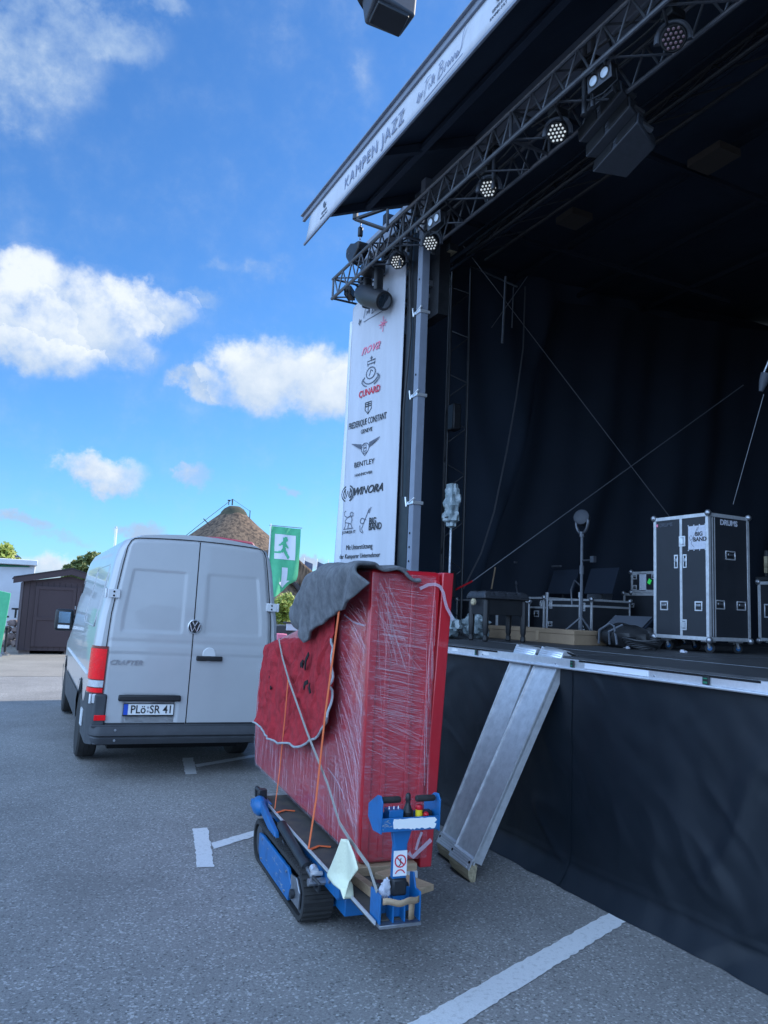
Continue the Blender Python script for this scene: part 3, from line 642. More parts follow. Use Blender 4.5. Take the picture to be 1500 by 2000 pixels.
# floods
t = None
for pc, lb, x in (((877,491),'small pale rectangular floodlight under the truss beside the column',4.3), ((933,469),'tiny amber flood glowing deeper inside the dark stage roof',5.6)):
    p = onx(*pc, x); t = thing('flood_light', lb, 'stage light', tuple(p))
    MB().box((-.06,-.11,-.03),(.06,.11,.05)).build('housing', 'black_metal', t, bev=.008)
    MB().box((-.05,-.095,-.036),(.05,.095,-.0305)).build('lens', 'lens_amber' if x > 5 else 'wood_pale', t)
    MB().tube((0,0,.05),(0,0,.45),.012).build('bracket', 'black_metal', t)
# hanging cable bundle with connectors
p = onx(868,545,4.4)
t = thing('hanging_connector', 'cable with metal plugs and a red tag dangling inside the opening beside the pale column', 'cable', tuple(p))
MB().path([(0,.02,.55),(0,-.01,.4),(0,.02,.25),(0,.0,.12),(0,.0,0)], .010).path([(0,.02,.5),(0,.07,.3),(0,.09,.0),(0,.03,-.12),(0,-.05,-.1)], .007).build('cord', 'cable', t)
for z in (.38,.2,.06): MB().lathe([(.014,0),(.018,.02),(.014,.04)], (0,0,z), Z, 8).build('plug', 'chrome', t)
MB().blob((0,-.03,-.06),.06,.08,.10,8,.5,2).build('bag', 'plastic_bag', t); MB().box((-.07,-.05,-.08),(-.062,.0,-.05)).build('tag', 'ink_red', t)
# line array under truss
MLA = Matrix.Rotation(R_(-17),3,'X')
def LA(v): v = MLA@Vector((v.x*.72, v.y*.80, v.z*.60)); return v
sa_ = thing('line_array_speaker', 'cluster of three dark wedge shaped loudspeakers hanging under the right part of the truss', 'loudspeaker', (0,0,0))
pa = onx(1164,203,3.95); sa_.location = pa
for k in range(3):
    zz = -.05-.25*k; tl = -.10*k
    m3 = Matrix.Rotation(.12+.10*k, 3, 'Y')
    bxm = MB().prism([(-.0,-.33),(.0,.33),(.38,.20),(.38,-.20)], (0,0,0), X, Y, (0,0,.235))
    off_ = Vector((.05*k,0,zz-.20))
    bxm.v = [LA(m3@v+off_) for v in bxm.v]; bo = bxm.build('cabinet', 'speaker_black', sa_, bev=.012)
    gm = MB().box((-.012,-.31,.015),(-.001,-.03,.22)).box((-.012,.03,.015),(-.001,.31,.22)); gm.v = [LA(m3@v+off_) for v in gm.v]; gm.build('grille', 'black_plastic', bo, bev=.006)
    hm = MB().lathe([(.014,0),(.014,.004)], (-.014,-.0,.11), (-1,0,0), 8).box((.1,-.305,.09),(.24,-.262,.15)); hm.v = [LA(m3@v+off_) for v in hm.v]; hm.build('fitting', 'steel', bo)
MB().box((-.0,-.19,-.0),(.22,.19,.025)).tube((.1,0,.02),(.1,0,.35),.015).build('fly_bar', 'truss_metal', sa_, bev=.004)
# big speaker at the top of the picture, on a boom from the roof
pb = onx(762,-20,2.75)
t = thing('flown_loudspeaker', 'dark loudspeaker hanging against the blue sky, cut by the top edge of the photo', 'loudspeaker', tuple(pb))
bd = MB(); m3 = Matrix.Rotation(R_(-18),3,'X')@Matrix.Rotation(R_(6),3,'Y')
bd.prism([(-.27,-.19),(.25,-.15),(.20,.19),(-.23,.22)], (0,0,-.42), X, Y, (0,0,.7)); bd.v = [m3@Vector((v.x*(1-.25*(.28-v.z)), v.y*(1-.35*(.28-v.z)), v.z)) for v in bd.v]
b0 = bd.build('cabinet', 'speaker_black', t, bev=.03, seg=3)
bd = MB().box((-.17,-.10,-.47),(.14,.11,-.40)); bd.v = [m3@v for v in bd.v]; bd.build('base_plate', 'black_plastic', t, bev=.01)
bd = MB().lathe([(.16,-.0),(.16,.06),(.10,.08)], (-.16,.16,.05), (-.5,.9,0), 20); bd.v = [m3@v for v in bd.v]; bd.build('horn', 'black_plastic', t)
MB().box((-.03,-.03,.25),(.03,.03,1.0)).box((-.03,-.03,.94),(1.9,.03,1.0)).tube((1.86,0,-1.0),(1.86,0,1.0),.04).build('boom', 'black_metal', t)
# ================================================================== INSIDE THE STAGE: cables
def wire(name, a, b, r, mt, label, cat, grp=None):
    a = Vector(a); b = Vector(b); mid = a
    mb = MB().tube(a-mid, b-mid, r, 6); o = mb.build(name, mt); o.location = mid; return tag(o, label, cat, grp)
wire('tension_wire', onx(905,480,5.2), onx(1310,1012,7.4), .006, 'wire', 'thin wire running down from the truss end to behind the tall drum case', 'wire')
sw = thing('tension_strap', 'long thin strap with a red lower end rising across the dark stage', 'strap', tuple(onx(880,1157,5.0)))
wp(MB().tube(onx(923,1135,5.1), onx(1452,752,8.2), .007, 6), 'line', 'wire', sw)
wp(MB().band([onx(880,1157,5.0), onx(923,1135,5.1)], .022, (-1,0,0), .004), 'ratchet', 'skin_red', sw)
wire('guy_wire', onx(1492,770,7), onx(1432,985,7), .005, 'wire', 'short thin wire at the right edge above the drum case', 'wire')
p = onx(1492,745,6.5)
t = thing('clip_microphone', 'small pale grey lamp clamped high at the right edge of the dark stage', 'stage light', tuple(p))
MB().lathe([(.02,-.10),(.045,.0),(.05,.08)], (0,0,0), (.1,-.3,1), 12).build('shade', 'mono_grey', t); MB().tube((0,0,.08),(.02,-.1,.3),.012).build('arm', 'steel', t)
t = thing('hanging_bar', 'two dim vertical tubes hanging from the ceiling deep in the stage', 'tube', tuple(onx(985,600,5.6)))
wp(MB().tube(onx(988,540,5.6), onx(981,670,5.6), .018).tube(onx(1003,560,5.7), onx(1000,640,5.7), .008), 'tube', 'truss_metal', t)
wp(MB().tube(onx(920,520,5.6), onx(1010,560,5.6), .012).tube(onx(1030,540,5.6),onx(960,640,5.6),.005), 'brace', 'truss_metal', t)
# strap line along the drape edge
mb = MB(); pts = [(1026,560),(1022,680),(1008,780),(990,880),(965,1000),(940,1080),(905,1150)]
pp = [onp(a_, b_, (0,8.6,0), (0,1,0)) for a_, b_ in pts]
mb.path(pp, .012, 5)
top('drape_edge_rope', mb, 'wire', 'pale laced rope curving down the edge of the dark inner drape', 'rope', loc=pp[-1])
# ================================================================== FLIGHT CASES
def caster(par, x, y, h, rz=0):
    c = thing_child = MB(); r = h*.40
    MB_ = MB().lathe([(r*.55,-.018),(r,-.014),(r,.014),(r*.55,.018)], (x+.02,y,r), (math.cos(rz),math.sin(rz),0), 16)
    w = MB_.build('castor', 'rubber', par)
    MB().lathe([(r*.5,-.02),(r*.5,.02)], (x+.02,y,r), (math.cos(rz),math.sin(rz),0), 12).build('wheel_hub', 'blue_paint', w)
    d = Vector((math.cos(rz),math.sin(rz),0)); pf = MB(); q = Vector((x+.02,y,r))
    for s_ in (-1,1): pf.tube(q+d*.024*s_, Vector((x,y,h-.012))+d*.024*s_, .012, 6)
    pf.box((x-.045,y-.045,h-.014),(x+.045,y+.045,h)); pf.build('fork', 'chrome', w)
def flight_case(name, label, loc, size, cast=.115, rz=0, seam=None, handles=(), latches=(), group=None, e=.03, mtl='laminate', castors=True):
    """loc = base corner min, size xyz. handles/latches: (face, a, z, kind) on faces 'L' (x min, a=y) and 'F' (y min, a=x)"""
    t = thing(name, label, 'flight case', loc, rz, group); sx, sy, sz = size; z0 = cast if castors else .0
    MB().box((0,0,z0),(sx,sy,z0+sz)).build('shell', mtl, t)
    eb = MB(); q = .004
    for (a, b) in (((0,0),(0,0)),):
        pass
    for x in (0,sx):
        for y in (0,sy):
            x0 = -q if x == 0 else sx-e; x1 = e if x == 0 else sx+q; y0_ = -q if y == 0 else sy-e; y1_ = e if y == 0 else sy+q
            eb.box((x0,y0_,z0+e+.001),(x1,y1_,z0+sz-e-.001))
    for z in (z0, z0+sz):
        za = z-q if z == z0 else z-e; zb_ = z+e if z == z0 else z+q
        for x in (0,sx): eb.box((-q if x == 0 else sx-e, -q, za),(e if x == 0 else sx+q, sy+q, zb_))
        for y in (0,sy): eb.box((e+.001, -q if y == 0 else sy-e, za),(sx-e-.001, e if y == 0 else sy+q, zb_))
    eb.build('edging', 'aluminium', t, bev=.002, seg=1)
    cb = MB()
    for x in (0,sx):
        for y in (0,sy):
            for z in (z0,z0+sz): cb.blob((x,y,z), .032,.032,.032, 5)
    cb.build('corner_ball', 'steel', t)
    if seam is not None:
        if seam[0] == 'L': MB().box((-.005,seam[1]-.014,z0+e),(-.0005,seam[1]+.014,z0+sz-e)).build('seam_strip', 'aluminium', t)
        else: MB().box((-.005,e,z0+seam[1]-.012),(-.0005,sy-e,z0+seam[1]+.012)).box((e,-.005,z0+seam[1]-.012),(sx-e,-.0005,z0+seam[1]+.012)).build('seam_strip', 'aluminium', t)
    for (fc, a, z, w, h) in list(handles)+list(latches):
        isl = (fc, a, z, w, h) in latches
        def P3(da, dz, dp): return (-dp, a+da, z+dz) if fc == 'L' else (a+da, -dp, z+dz)
        def bx3(mb, a0, z0_, a1, z1_, p0, p1):
            A = P3(a0,z0_,p0); B = P3(a1,z1_,p1); return mb.box(tuple(min(i,j) for i,j in zip(A,B)), tuple(max(i,j) for i,j in zip(A,B)))
        fr_ = MB(); b_ = .011
        bx3(fr_,-w/2,-h/2,w/2,-h/2+b_,.0008,.007); bx3(fr_,-w/2,h/2-b_,w/2,h/2,.0008,.007); bx3(fr_,-w/2,-h/2+b_,-w/2+b_,h/2-b_,.0008,.007); bx3(fr_,w/2-b_,-h/2+b_,w/2,h/2-b_,.0008,.007)
        ob = fr_.build('latch' if isl else 'handle', 'aluminium_bright', t, bev=.002, seg=1)
        if isl:
            bx3(MB(),-w/2+b_,-h/2+b_,w/2-b_,h/2-b_,.0008,.003).build('dish', 'steel', ob)
            bx3(bx3(MB(),-.012,-h*.25,.012,h*.25,.003,.012),.015,-h*.1,.03,h*.3,.003,.009).build('turn_key', 'chrome', ob)
        else:
            bx3(MB(),-w/2+b_,-h/2+b_,w/2-b_,h/2-b_,.0008,.002).build('dish', 'black_metal', ob)
            bx3(MB(),-w*.28,-h*.05,w*.28,h*.22,.002,.011).build('grip', 'steel', ob, bev=.004)
    if castors:
        for x, y, r_ in ((.09,.09,.6),(.09,sy-.09,.2),(sx-.09,.09,1.2),(sx-.09,sy-.09,0)): caster(t, x, y, cast-.004, r_)
    return t
dc = flight_case('drum_case', 'tall black flight case with DRUMS lettering and a white big band sticker', (5.75,4.96,DZ), (.54,.655,1.16),
    seam=('L',.315), handles=[('L',.525,.42,.095,.09),('L',.115,.42,.085,.09),('L',.375,.84,.045,.13),('L',.27,.84,.045,.13),('F',.285,.90,.13,.085),('F',.14,.44,.12,.085),('F',.42,.44,.12,.085)], latches=[('L',.30,1.03,.075,.10),('L',.29,.245,.075,.10)])
dcm = dc
sk = MB().box((-.006,.03,.945),(-.001,.225,1.165)); stk = sk.build('sticker', 'label_paper', dc)
text('BIG', .055, 'ink', stk, (-.0065,.10,1.085), -Y, Z, bold=.0015); text('BAND', .055, 'ink', stk, (-.0065,.09,1.035), -Y, Z, bold=.0015)
hs_ = MB()
for ln in ([(.16,.97),(.19,1.0),(.165,1.06),(.13,1.12),(.115,1.15)], [(.20,1.03),(.17,1.05),(.19,1.08),(.21,1.06),(.20,1.03)], [(.13,1.13),(.118,1.12),(.10,1.155)]): hs_.band([(-.0065,a_,b_) for a_,b_ in ln], .004, (-1,0,0), .0008)
hs_.build('horn_sketch', 'ink_grey', stk, smooth=False)
bo = MB()
for y in (.03,.095,.16,.225): 
    for z in (.938,1.172): bo.lathe([(.007,0),(.005,.004)], (-.003,y,z), (-1,0,0), 8)
for z in (1.0,1.11): bo.lathe([(.007,0),(.005,.004)], (-.003,.022,z), (-1,0,0), 8)
bo.build('rivet', 'aluminium_bright', dc)
text('DRUMS', .07, 'label_paper', dc, (.27,-.002,1.20), X, Z, bold=.002); text('DRUMS', .05, 'mono_grey', dc, (-.002,.50,1.20), -Y, Z, bold=.0015)
MB().box((-.002,.60,1.19),(-.0006,.63,1.215)).build('label', 'ink_pink', dc)
# vertical lid seam on right face (double edge)
MB().box((.045,-.006,.15),(.055,-.0006,1.24)).box((.075,-.006,.15),(.083,-.0006,1.24)).build('hinge_strip', 'aluminium', dc)
flight_case('short_case', 'plain black flight case on the left of the drum case, under the small silver case', (7.0,6.70,DZ), (.5,.64,.52), cast=.08, handles=[('L',.5,.45,.08,.05)])
fc2 = flight_case('labelled_case', 'small silver edged case with paper sheet and green tag, left of the drum case', (7.0,6.68,DZ+.61), (.4,.53,.25), castors=False, handles=[('L',.47,.19,.07,.06),('L',.47,.06,.07,.06),('L',.17,.19,.05,.06)])
MB().box((-.004,.28,.02),(-.0006,.39,.23)).build('paper_sheet', 'label_paper', fc2); MB().box((-.006,.20,.10),(-.0035,.25,.16), rot=Matrix.Rotation(.5,3,'X')).build('green_tag', 'green_tag', fc2)
flight_case('side_case', 'dark case cut by the right edge of the photo, standing right of the drum case', (7.0,4.62,DZ), (.5,.80,.60), handles=[('L',.62,.42,.22,.14),('L',.25,.42,.2,.12)])
t = thing('organ_keyboard', 'dark instrument with pale keys resting on top of the right hand case', 'keyboard', (7.0,4.7,DZ+.72))
MB().box((0,0,0),(.4,.75,.05)).box((.1,0,.05),(.4,.05,.35)).box((.1,.68,.05),(.4,.72,.33)).build('body', 'black_plastic', t, bev=.008)
kk = MB()
for i in range(6): kk.box((-.004+.05,.42+i*.045,.09),(.07,.455+i*.045,.26))
kk.build('key', 'wood_pale', t)
# long low cases at the back
flight_case('long_case', 'long low black flight case behind the piano bench, with the tripod on it', (6.2,7.90,DZ), (.6,1.05,.46), cast=.05, seam=('Z',.33), handles=[('L',.15,.30,.10,.08),('L',.35,.30,.06,.08),('L',.8,.30,.1,.08)], latches=[('L',.05,.42,.05,.1)], e=.02, group='low cases at the back of the stage')
flight_case('long_case', 'low black flight case behind the cable bag, standing nearest the cymbal', (6.2,7.02,DZ), (.6,.83,.44), cast=.05, seam=('Z',.36), handles=[('L',.15,.16,.09,.06),('L',.75,.18,.08,.06)], latches=[('L',.13,.40,.05,.10),('L',.74,.42,.05,.10)], e=.02, group='low cases at the back of the stage')
nc = flight_case('network_case', 'black case with white network lettering showing between the wrapped piano and the piano bench', (5.55,8.0,DZ), (.5,.95,.40), cast=.05, e=.02)
text('ACOUSTIC', .07, 'mono_grey', nc, (-.003,.50,.31), -Y, Z, bold=.002); text('NETWORK', .07, 'mono_grey', nc, (-.003,.50,.20), -Y, Z, bold=.002)
dm = MB()
for i in range(16): dm.box((-.004,.06+i*.052,.10),(-.0006,.085+i*.052,.125))
dm.build('rivet_row', 'label_paper', nc)
# ================================================================== piano benches
def bench(label, loc, rz, L_=.78, D_=.36):
    t = thing('piano_bench', label, 'bench', loc, rz)
    def cush(u, v):
        x = (u-.5)*L_; y = (v-.5)*D_; e_ = min(1, min(u,1-u)*14, min(v,1-v)*7); e_ = math.sqrt(max(0,1-(1-e_)**2))
        return Vector((x, y, .44+.055*e_-.016*(abs(math.cos(u*math.pi*4))**12)*e_-.012*(abs(math.cos(v*math.pi*2))**10)*e_))
    MB().grid(cush, 48, 20).build('cushion', 'leather', t)
    MB().box((-L_/2,-D_/2,.415),(L_/2,D_/2,.445)).build('seat_board', 'leather', t, bev=.01)
    MB().box((-L_/2+.03,-D_/2+.03,.26),(L_/2-.03,D_/2-.03,.414)).build('apron', 'black_plastic', t, bev=.004)
    for sx in (-1,1):
        for sy in (-1,1):
            MB().lathe([(.016,0),(.026,.012),(.026,.05),(.018,.06),(.028,.09),(.031,.20),(.031,.26),(.031,.40)], (sx*(L_/2-.045), sy*(D_/2-.045), 0), Z, 10).build('leg', 'black_plastic', t)
    kn = MB().lathe([(.02,0),(.034,.01),(.034,.03),(.02,.04)], (-L_/2,0,.38), (-1,0,0), 12); kn.build('knob', 'wood_pale', t); return t
bench('black leather piano bench with tufted cushion and pale side knob near the stage edge', (4.49,6.46,DZ), 0, .54, .34)
# ================================================================== clutter on the deck
t = thing('cardboard_box', 'long flat brown cardboard carton lying behind the piano bench', 'box', (5.1,6.02,DZ))
MB().box((0,0,0),(.42,1.5,.135)).build('carton', 'cardboard', t, bev=.004)
MB().box((-.006,-.006,.10),(.426,1.506,.142)).build('lid', 'cardboard', t, bev=.004); MB().box((-.008,.55,.02),(-.0065,.60,.12)).build('tape', 'wood', t)
def lump(name, label, cat, c, r, mt, amp=.5, seed=0): return top(name, MB().blob((0,0,r[2]*.9),*r,14,amp,seed), mt, label, cat) if False else _lump(name,label,cat,c,r,mt,amp,seed)
def _lump(name, label, cat, c, r, mt, amp, seed):
    mb = MB().blob((0,0,r[2]*.85),*r,16,amp,seed)
    mb.v = [Vector((v.x,v.y,max(0,v.z))) for v in mb.v]
    mb.v = [v+Vector((1,1,.6))*.03*noise.noise(v*14+Vector((seed,0,0))) for v in mb.v]; mb.v = [Vector((v.x,v.y,max(.001,v.z))) for v in mb.v]
    o = mb.build(name, mt); o.location = c; return tag(o, label, cat)
_lump('plastic_sack', 'crumpled grey blue plastic sack beside the wrapped piano at the stage edge', 'bag', (4.15,7.0,DZ), (.16,.30,.13), 'plastic_bag', .5, 3)
_lump('plastic_wrap', 'clear crumpled plastic behind the legs of the piano bench', 'bag', (4.75,7.25,DZ), (.12,.18,.13), 'plastic_bag', .6, 5)
t = thing('cable_bag', 'dark round cable bag with carrying straps right of the cardboard carton', 'bag', (5.45,5.72,DZ))
MB().blob((0,0,.11),.18,.30,.125,12,.15,1).build('body', 'black_plastic', t); MB().path([(-.17,.15,.03),(-.19,.12,.16),(-.12,.05,.23),(-.16,-.05,.20),(-.19,-.12,.03)], .012).path([(-.17,.0,.03),(-.2,-.02,.15),(-.1,-.1,.22)], .012).build('strap', 'mono_grey', t)
t = thing('monitor_wedge', 'dark sloping floor monitor speaker between the cable bag and the short case', 'loudspeaker', (5.9,5.85,DZ), R_(10))
MB().prism([(-.25,0),(.25,0),(.25,.26),(.12,.30),(-.25,.06)], (0,-.0,0), X, Z, (0,.5,0)).build('cabinet', 'stage_black', t, bev=.01)
MB().prism([(-.245,.075),(.115,.308),(.115,.312),(-.245,.079)], (0,.02,0), X, Z, (0,.46,0)).build('grille', 'mono_grey', t)
_lump('cable_heap', 'tangled heap of black cables and soft bags left of the drum case wheels', 'cables', (5.95,5.95-.15,DZ), (.22,.22,.09), 'cable', .7, 9)
cc = MB()
for k in range(7): 
    r_ = .10+.012*k; cc.path([(r_*math.cos(a), r_*math.sin(a)*1.2, .02+.012*k+.01*math.sin(3*a+k)) for a in [i*math.pi/10 for i in range(21)]], .009, 5)
o = cc.build('coiled_cable', 'cable'); o.location = (5.35,5.35,DZ); tag(o, 'loose coil of black cable on the deck between the monitor wedge and the drum case', 'cable')
for i, (x, y) in enumerate(((5.38,5.62),(5.30,5.50),(5.45,4.98))):
    o = MB().box((-.025,-.02,0),(.025,.02,.018)).box((.0,-.012,.018),(.03,.012,.026)).build('cable_connector', 'label_paper', bev=.004); o.location = (x,y,DZ); o.rotation_euler = (0,0,i*.8)
    tag(o, ['small white connector on the deck farthest left of the drum case','small white connector lying just left of the drum case wheels','small white connector under the front of the drum case'][i], 'connector', 'white connectors on the deck')
t = thing('cable_strap', 'thin grey cable strap leaning from the short case down to the drum case base', 'cable', (6.2,6.1,DZ))
MB().path([(.2,-.05,.55),(.15,-.12,.5),(.1,-.1,.35),(.02,-.22,.12),(0,-.3,.02)], .012).path([(.2,.0,.5),(.12,.02,.3),(.05,-.05,.1),(0,-.1,.01)], .02).build('strap', 'mono_grey', t)
# covered microphone stand
pm = onx(878,1125,4.3)
t = thing('covered_stand', 'slim stand at the stage edge with a clear plastic bag over its head', 'stand', (4.3,pm.y,DZ))
hd = onx(884,1035,4.3); MB().tube((0,0,0),(0,0,hd.z-DZ),.014,10).tube((0,0,.55),(0,0,.62),.02).build('pole', 'steel', t)
for a in (0,120,240): MB().tube((0,0,.16),(.26*math.cos(R_(a)),.26*math.sin(R_(a)),.01),.010).build('leg', 'steel', t)
zt = onx(884,946,4.3).z-DZ; z0_ = hd.z-DZ
def bag(u, v):
    a = 2*math.pi*u; r_ = [.012,.06,.095,.10,.085,.095,.105,.10,.085,.07][min(9,int(v*9.99))]; r_ *= 1+.45*noise.noise(Vector((math.cos(a)*2,math.sin(a)*2,v*5)))
    return Vector((r_*.8*math.cos(a), r_*math.sin(a), z0_-.02+(zt-z0_+.02)*v))
MB().grid(bag, 28, 26).build('bag', 'plastic_bag', t)
MB().box((-.05,-.05,z0_+.08),(.05,.05,z0_+.16)).box((-.08,-.055,z0_+.13),(-.06,.04,z0_+.14)).build('head', 'black_plastic', t, bev=.008)
# moving light on stand
p = onx(1137,1015,5.9); zt = p.z-DZ
t = thing('light_stand', 'dark lamp with a forked yoke on a tall tripod stand, left of the drum case', 'stand', (5.9,p.y,DZ))
MB().tube((0,0,.1),(0,0,zt-.18),.018).tube((0,0,zt*.55),(0,0,zt*.62),.027).build('pole', 'truss_metal', t)
for a in (30,150,270): MB().tube((0,0,.28),(.3*math.cos(R_(a)),.3*math.sin(R_(a)),.01),.012).build('leg', 'truss_metal', t)
MB().path([(0,.10*math.cos(R_(a)),zt-.02+.14*math.sin(R_(a))) for a in range(175,366,10)], .018, 8).tube((0,0,zt-.2),(0,0,zt-.14),.03).build('yoke', 'truss_metal', t)
MB().lathe([(.05,-.08),(.085,-.05),(.09,.04),(.07,.05),(0.0001,.05)], (0,0,zt+.02), (-.8,-.5,.2), 16).build('head', 'speaker_black', t)
MB().tube((0,0,zt*.66),(-.02,-.18,zt*.66),.010).box((-.04,-.24,zt*.64),(.0,-.18,zt*.69)).path([(0,0,zt*.45),(0,.12,zt*.5),(0,.18,zt*.42),(0,.16,zt*.3)], .010).build('arm', 'truss_metal', t)
# microphone stands in front of the low cases
for i, px in enumerate((1069,1133)):
    p = onx(px,1150,5.95)
    t = thing('microphone_stand', ['grey microphone stand upright at the middle of the low cases','grey microphone stand upright right of the other one, below the forked lamp'][i], 'stand', (5.95,p.y,DZ), 0, 'grey microphone stands before the low cases')
    MB().tube((0,0,.02),(0,0,.55),.014).tube((0,0,.5),(0,0,.56),.022).build('pole', 'steel', t)
    MB().lathe([(.11,0),(.11,.015),(.02,.03)], (0,0,.0), Z, 18).build('base', 'black_metal', t)
for i, px in enumerate((1100,1175)):
    p = onx(px,1140,6.6)
    t = thing('music_stand', ['dark music stand with a small clip lamp, left of the forked lamp','dark music stand right behind the forked lamp stand'][i], 'stand', (6.6,p.y,DZ), 0, 'dark music stands at the back')
    MB().tube((0,0,0),(0,0,.62),.014).build('pole', 'black_metal', t)
    MB().box((-.01,-.25,.56),(.01,.25,.90), rot=Matrix.Rotation(.35,3,'Y')).build('desk', 'mono_grey' if i == 2 else 'stage_black', t, bev=.004)
    if i == 0: MB().tube((-.08,-.05,.93),(-.08,.14,.93),.012).build('clip_lamp', 'steel', t)
# tripod on case
p = onx(1003,1105,6.4)
t = thing('camera_tripod', 'dark camera tripod standing on top of the long low case', 'tripod', (6.4,p.y,DZ+.51))
hz = p.z-DZ-.51
for a in (20,140,260): MB().tube((0,0,hz-.08),(.17*math.cos(R_(a)),.17*math.sin(R_(a)),.0),.012).tube((.02*math.cos(R_(a)),.02*math.sin(R_(a)),hz-.1),(.1*math.cos(R_(a)),.1*math.sin(R_(a)),.18),.017).build('leg', 'truss_metal', t)
MB().lathe([(.03,-.12),(.045,-.08),(.03,-.03),(.06,.0),(.06,.02)], (0,0,hz), Z, 12).box((-.04,-.07,hz+.03),(.04,.07,hz+.06)).build('head', 'truss_metal', t, bev=.006)
p0, p1 = onx(960,1150,5.9), onx(967,1110,5.9)
top('wooden_stick', MB().tube(p0,p1+(p1-p0)*.05,.010,8), 'wood', 'pale wooden stick poking up behind the piano bench', 'stick', loc=p0)
# cymbal
p = onx(1171,1165,6.9)
t = thing('cymbal_stand', 'dim round cymbal on a stand between the low cases and the short case', 'cymbal', (6.9,p.y,DZ))
MB().tube((0,0,0),(0,0,p.z-DZ),.012).build('pole', 'black_metal', t)
for a in (0,120,240): MB().tube((0,0,.25),(.2*math.cos(R_(a)),.2*math.sin(R_(a)),0),.009).build('leg', 'black_metal', t)
MB().lathe([(.165,-.004),(.165,.004),(.04,.01),(.02,.025)], (0,0,p.z-DZ), (-.75,-.45,.35), 26).build('cymbal', 'mono_grey', t)
# ================================================================== RAMPS
def ramp(label, yb, yt, xb):
    t = thing('loading_ramp', label, 'ramp', (xb, yb, 0), 0, 'aluminium loading ramps leaning on the stage edge')
    A = Vector((0,0,.035)); B = Vector((3.545-xb, yt-yb, 1.475)); d = (B-A).normalized(); A = A+d*.085; Lr = (B-A).length
    w = d.cross(Vector((0,1,0))).normalized(); w = -w if w.z < 0 else w    # plate normal (up, towards viewer)
    s_ = w.cross(d).normalized(); s_ = s_ if s_.y > 0 else -s_
    W2 = .128
    MB().prism([(-W2,0),(W2,0),(W2,.012),(-W2,.012)], A-w*.004, s_, w, d*Lr).build('plate', 'aluminium', t)
    for q in (-1,1): 
        MB().prism([(q*W2,-.055),(q*(W2-.008),-.055),(q*(W2-.008),.020),(q*W2,.020)], A+d*.02, s_, w, d*(Lr-.0)).build('side_rail', 'aluminium', t)
    MB().prism([(-W2+.008,-.052),(W2-.008,-.052),(W2-.008,-.05),(-W2+.008,-.05)], A+d*.1, s_, w, d*(Lr-.2)).build('underside', 'aluminium', t)
    # lip on the deck
    C1 = A+d*(Lr-.11)+w*.020; C2 = B+w*.020; C3 = Vector((C2.x+.05, C2.y, 1.50)); C4 = Vector((C2.x+.13, C2.y, 1.468)); lp = MB(); vs = []
    for c in (C1,C2,C3,C4): vs += [c-s_*W2, c+s_*W2]
    lp.add(vs, [(0,1,3,2),(2,3,5,4),(4,5,7,6)]); lp.build('top_lip', 'aluminium_bright', t, solid=.006)
    rg = MB()
    for k in range(7): q = C1+(C2-C1)*(k+.5)/7+w*.003; rg.tube(q-s_*(W2-.01), q+s_*(W2-.01), .0035, 5)
    rg.build('tread_ridge', 'aluminium_bright', t)
    # foot: bright plate and wood block
    # wood block under the foot: face curves down to the ground
    wd = MB(); G0 = Vector((A.x,A.y,0))
    wd.prism([(.010,.115),(-.030,.112),(-.042,.080),(-.038,.045),(-.020,.012),(-.005,.005),(.015,.004),(.03,.11)], G0-s_*W2, Vector((1,0,0)), Z, s_*2*W2)
    wd.build('foot_block', 'wood_pale', t, bev=.004)
    fp = MB().prism([(.010,.158),(-.014,.154),(-.044,.090),(-.036,.088),(-.008,.143),(.012,.147)], G0-s_*(W2+.003), Vector((1,0,0)), Z, s_*(2*W2+.006))
    for k in range(4): q = G0+Vector((-.0205-.0068*k,0,.142-.0145*k)); fp.tube(q-s_*(W2-.025), q+s_*(W2-.025), .0035, 5)
    fp.build('foot_plate', 'aluminium_bright', t)
    for q in (-1,1): MB().lathe([(.010,0),(.007,.004)], G0+Vector((-.0255,0,.130))+s_*q*(W2-.016), (-1,0,.3), 8).build('bolt', 'gap', t)
    MB().prism([(-.03,.002),(.05,.002),(.05,.006),(-.03,.009)], G0-s_*(W2+.002), Vector((1,0,0)), Z, s_*(2*W2+.004)).build('foot_pad', 'rubber', t)
ramp('nearer aluminium loading ramp, right one of the pair, resting on the stage edge', 4.53, 4.40, 2.885)
ramp('farther aluminium loading ramp, left one of the pair, its foot nearer the wrapped piano', 4.82, 4.70, 2.965)
# ================================================================== VAN
VAN = thing('delivery_van', 'white panel van parked with its closed rear doors towards the viewer', 'van', (1.765,7.9,0), rot=(0, R_(.9), R_(-1.7)))
VAN.scale = (.955,1,1)
SEC = [(.95,.33),(.97,.62),(.975,.95),(.968,1.25),(.94,1.55),(.885,1.85),(.850,2.08),(.820,2.2),(.765,2.30),(.62,2.360),(.38,2.385),(.18,2.397),(0,2.40)]
RA, FA, WR = 1.2, 4.72, .345
def ztop(y):
    if y < 4.05: return 2.40-.02*max(0,y-3.3)
    if y < 4.95: return 2.385-(y-4.05)/.9*.98
    if y < 5.6: return 1.405-(y-4.95)/.65*.30
    return 1.105-(y-5.6)*2.2
def zbot(y):
    z = .33
    for a in (RA, FA):
        d = abs(y-a)
        if d < .43: z = max(z, .36+math.sqrt(max(0,.43**2-d*d))*1.05)
    return z
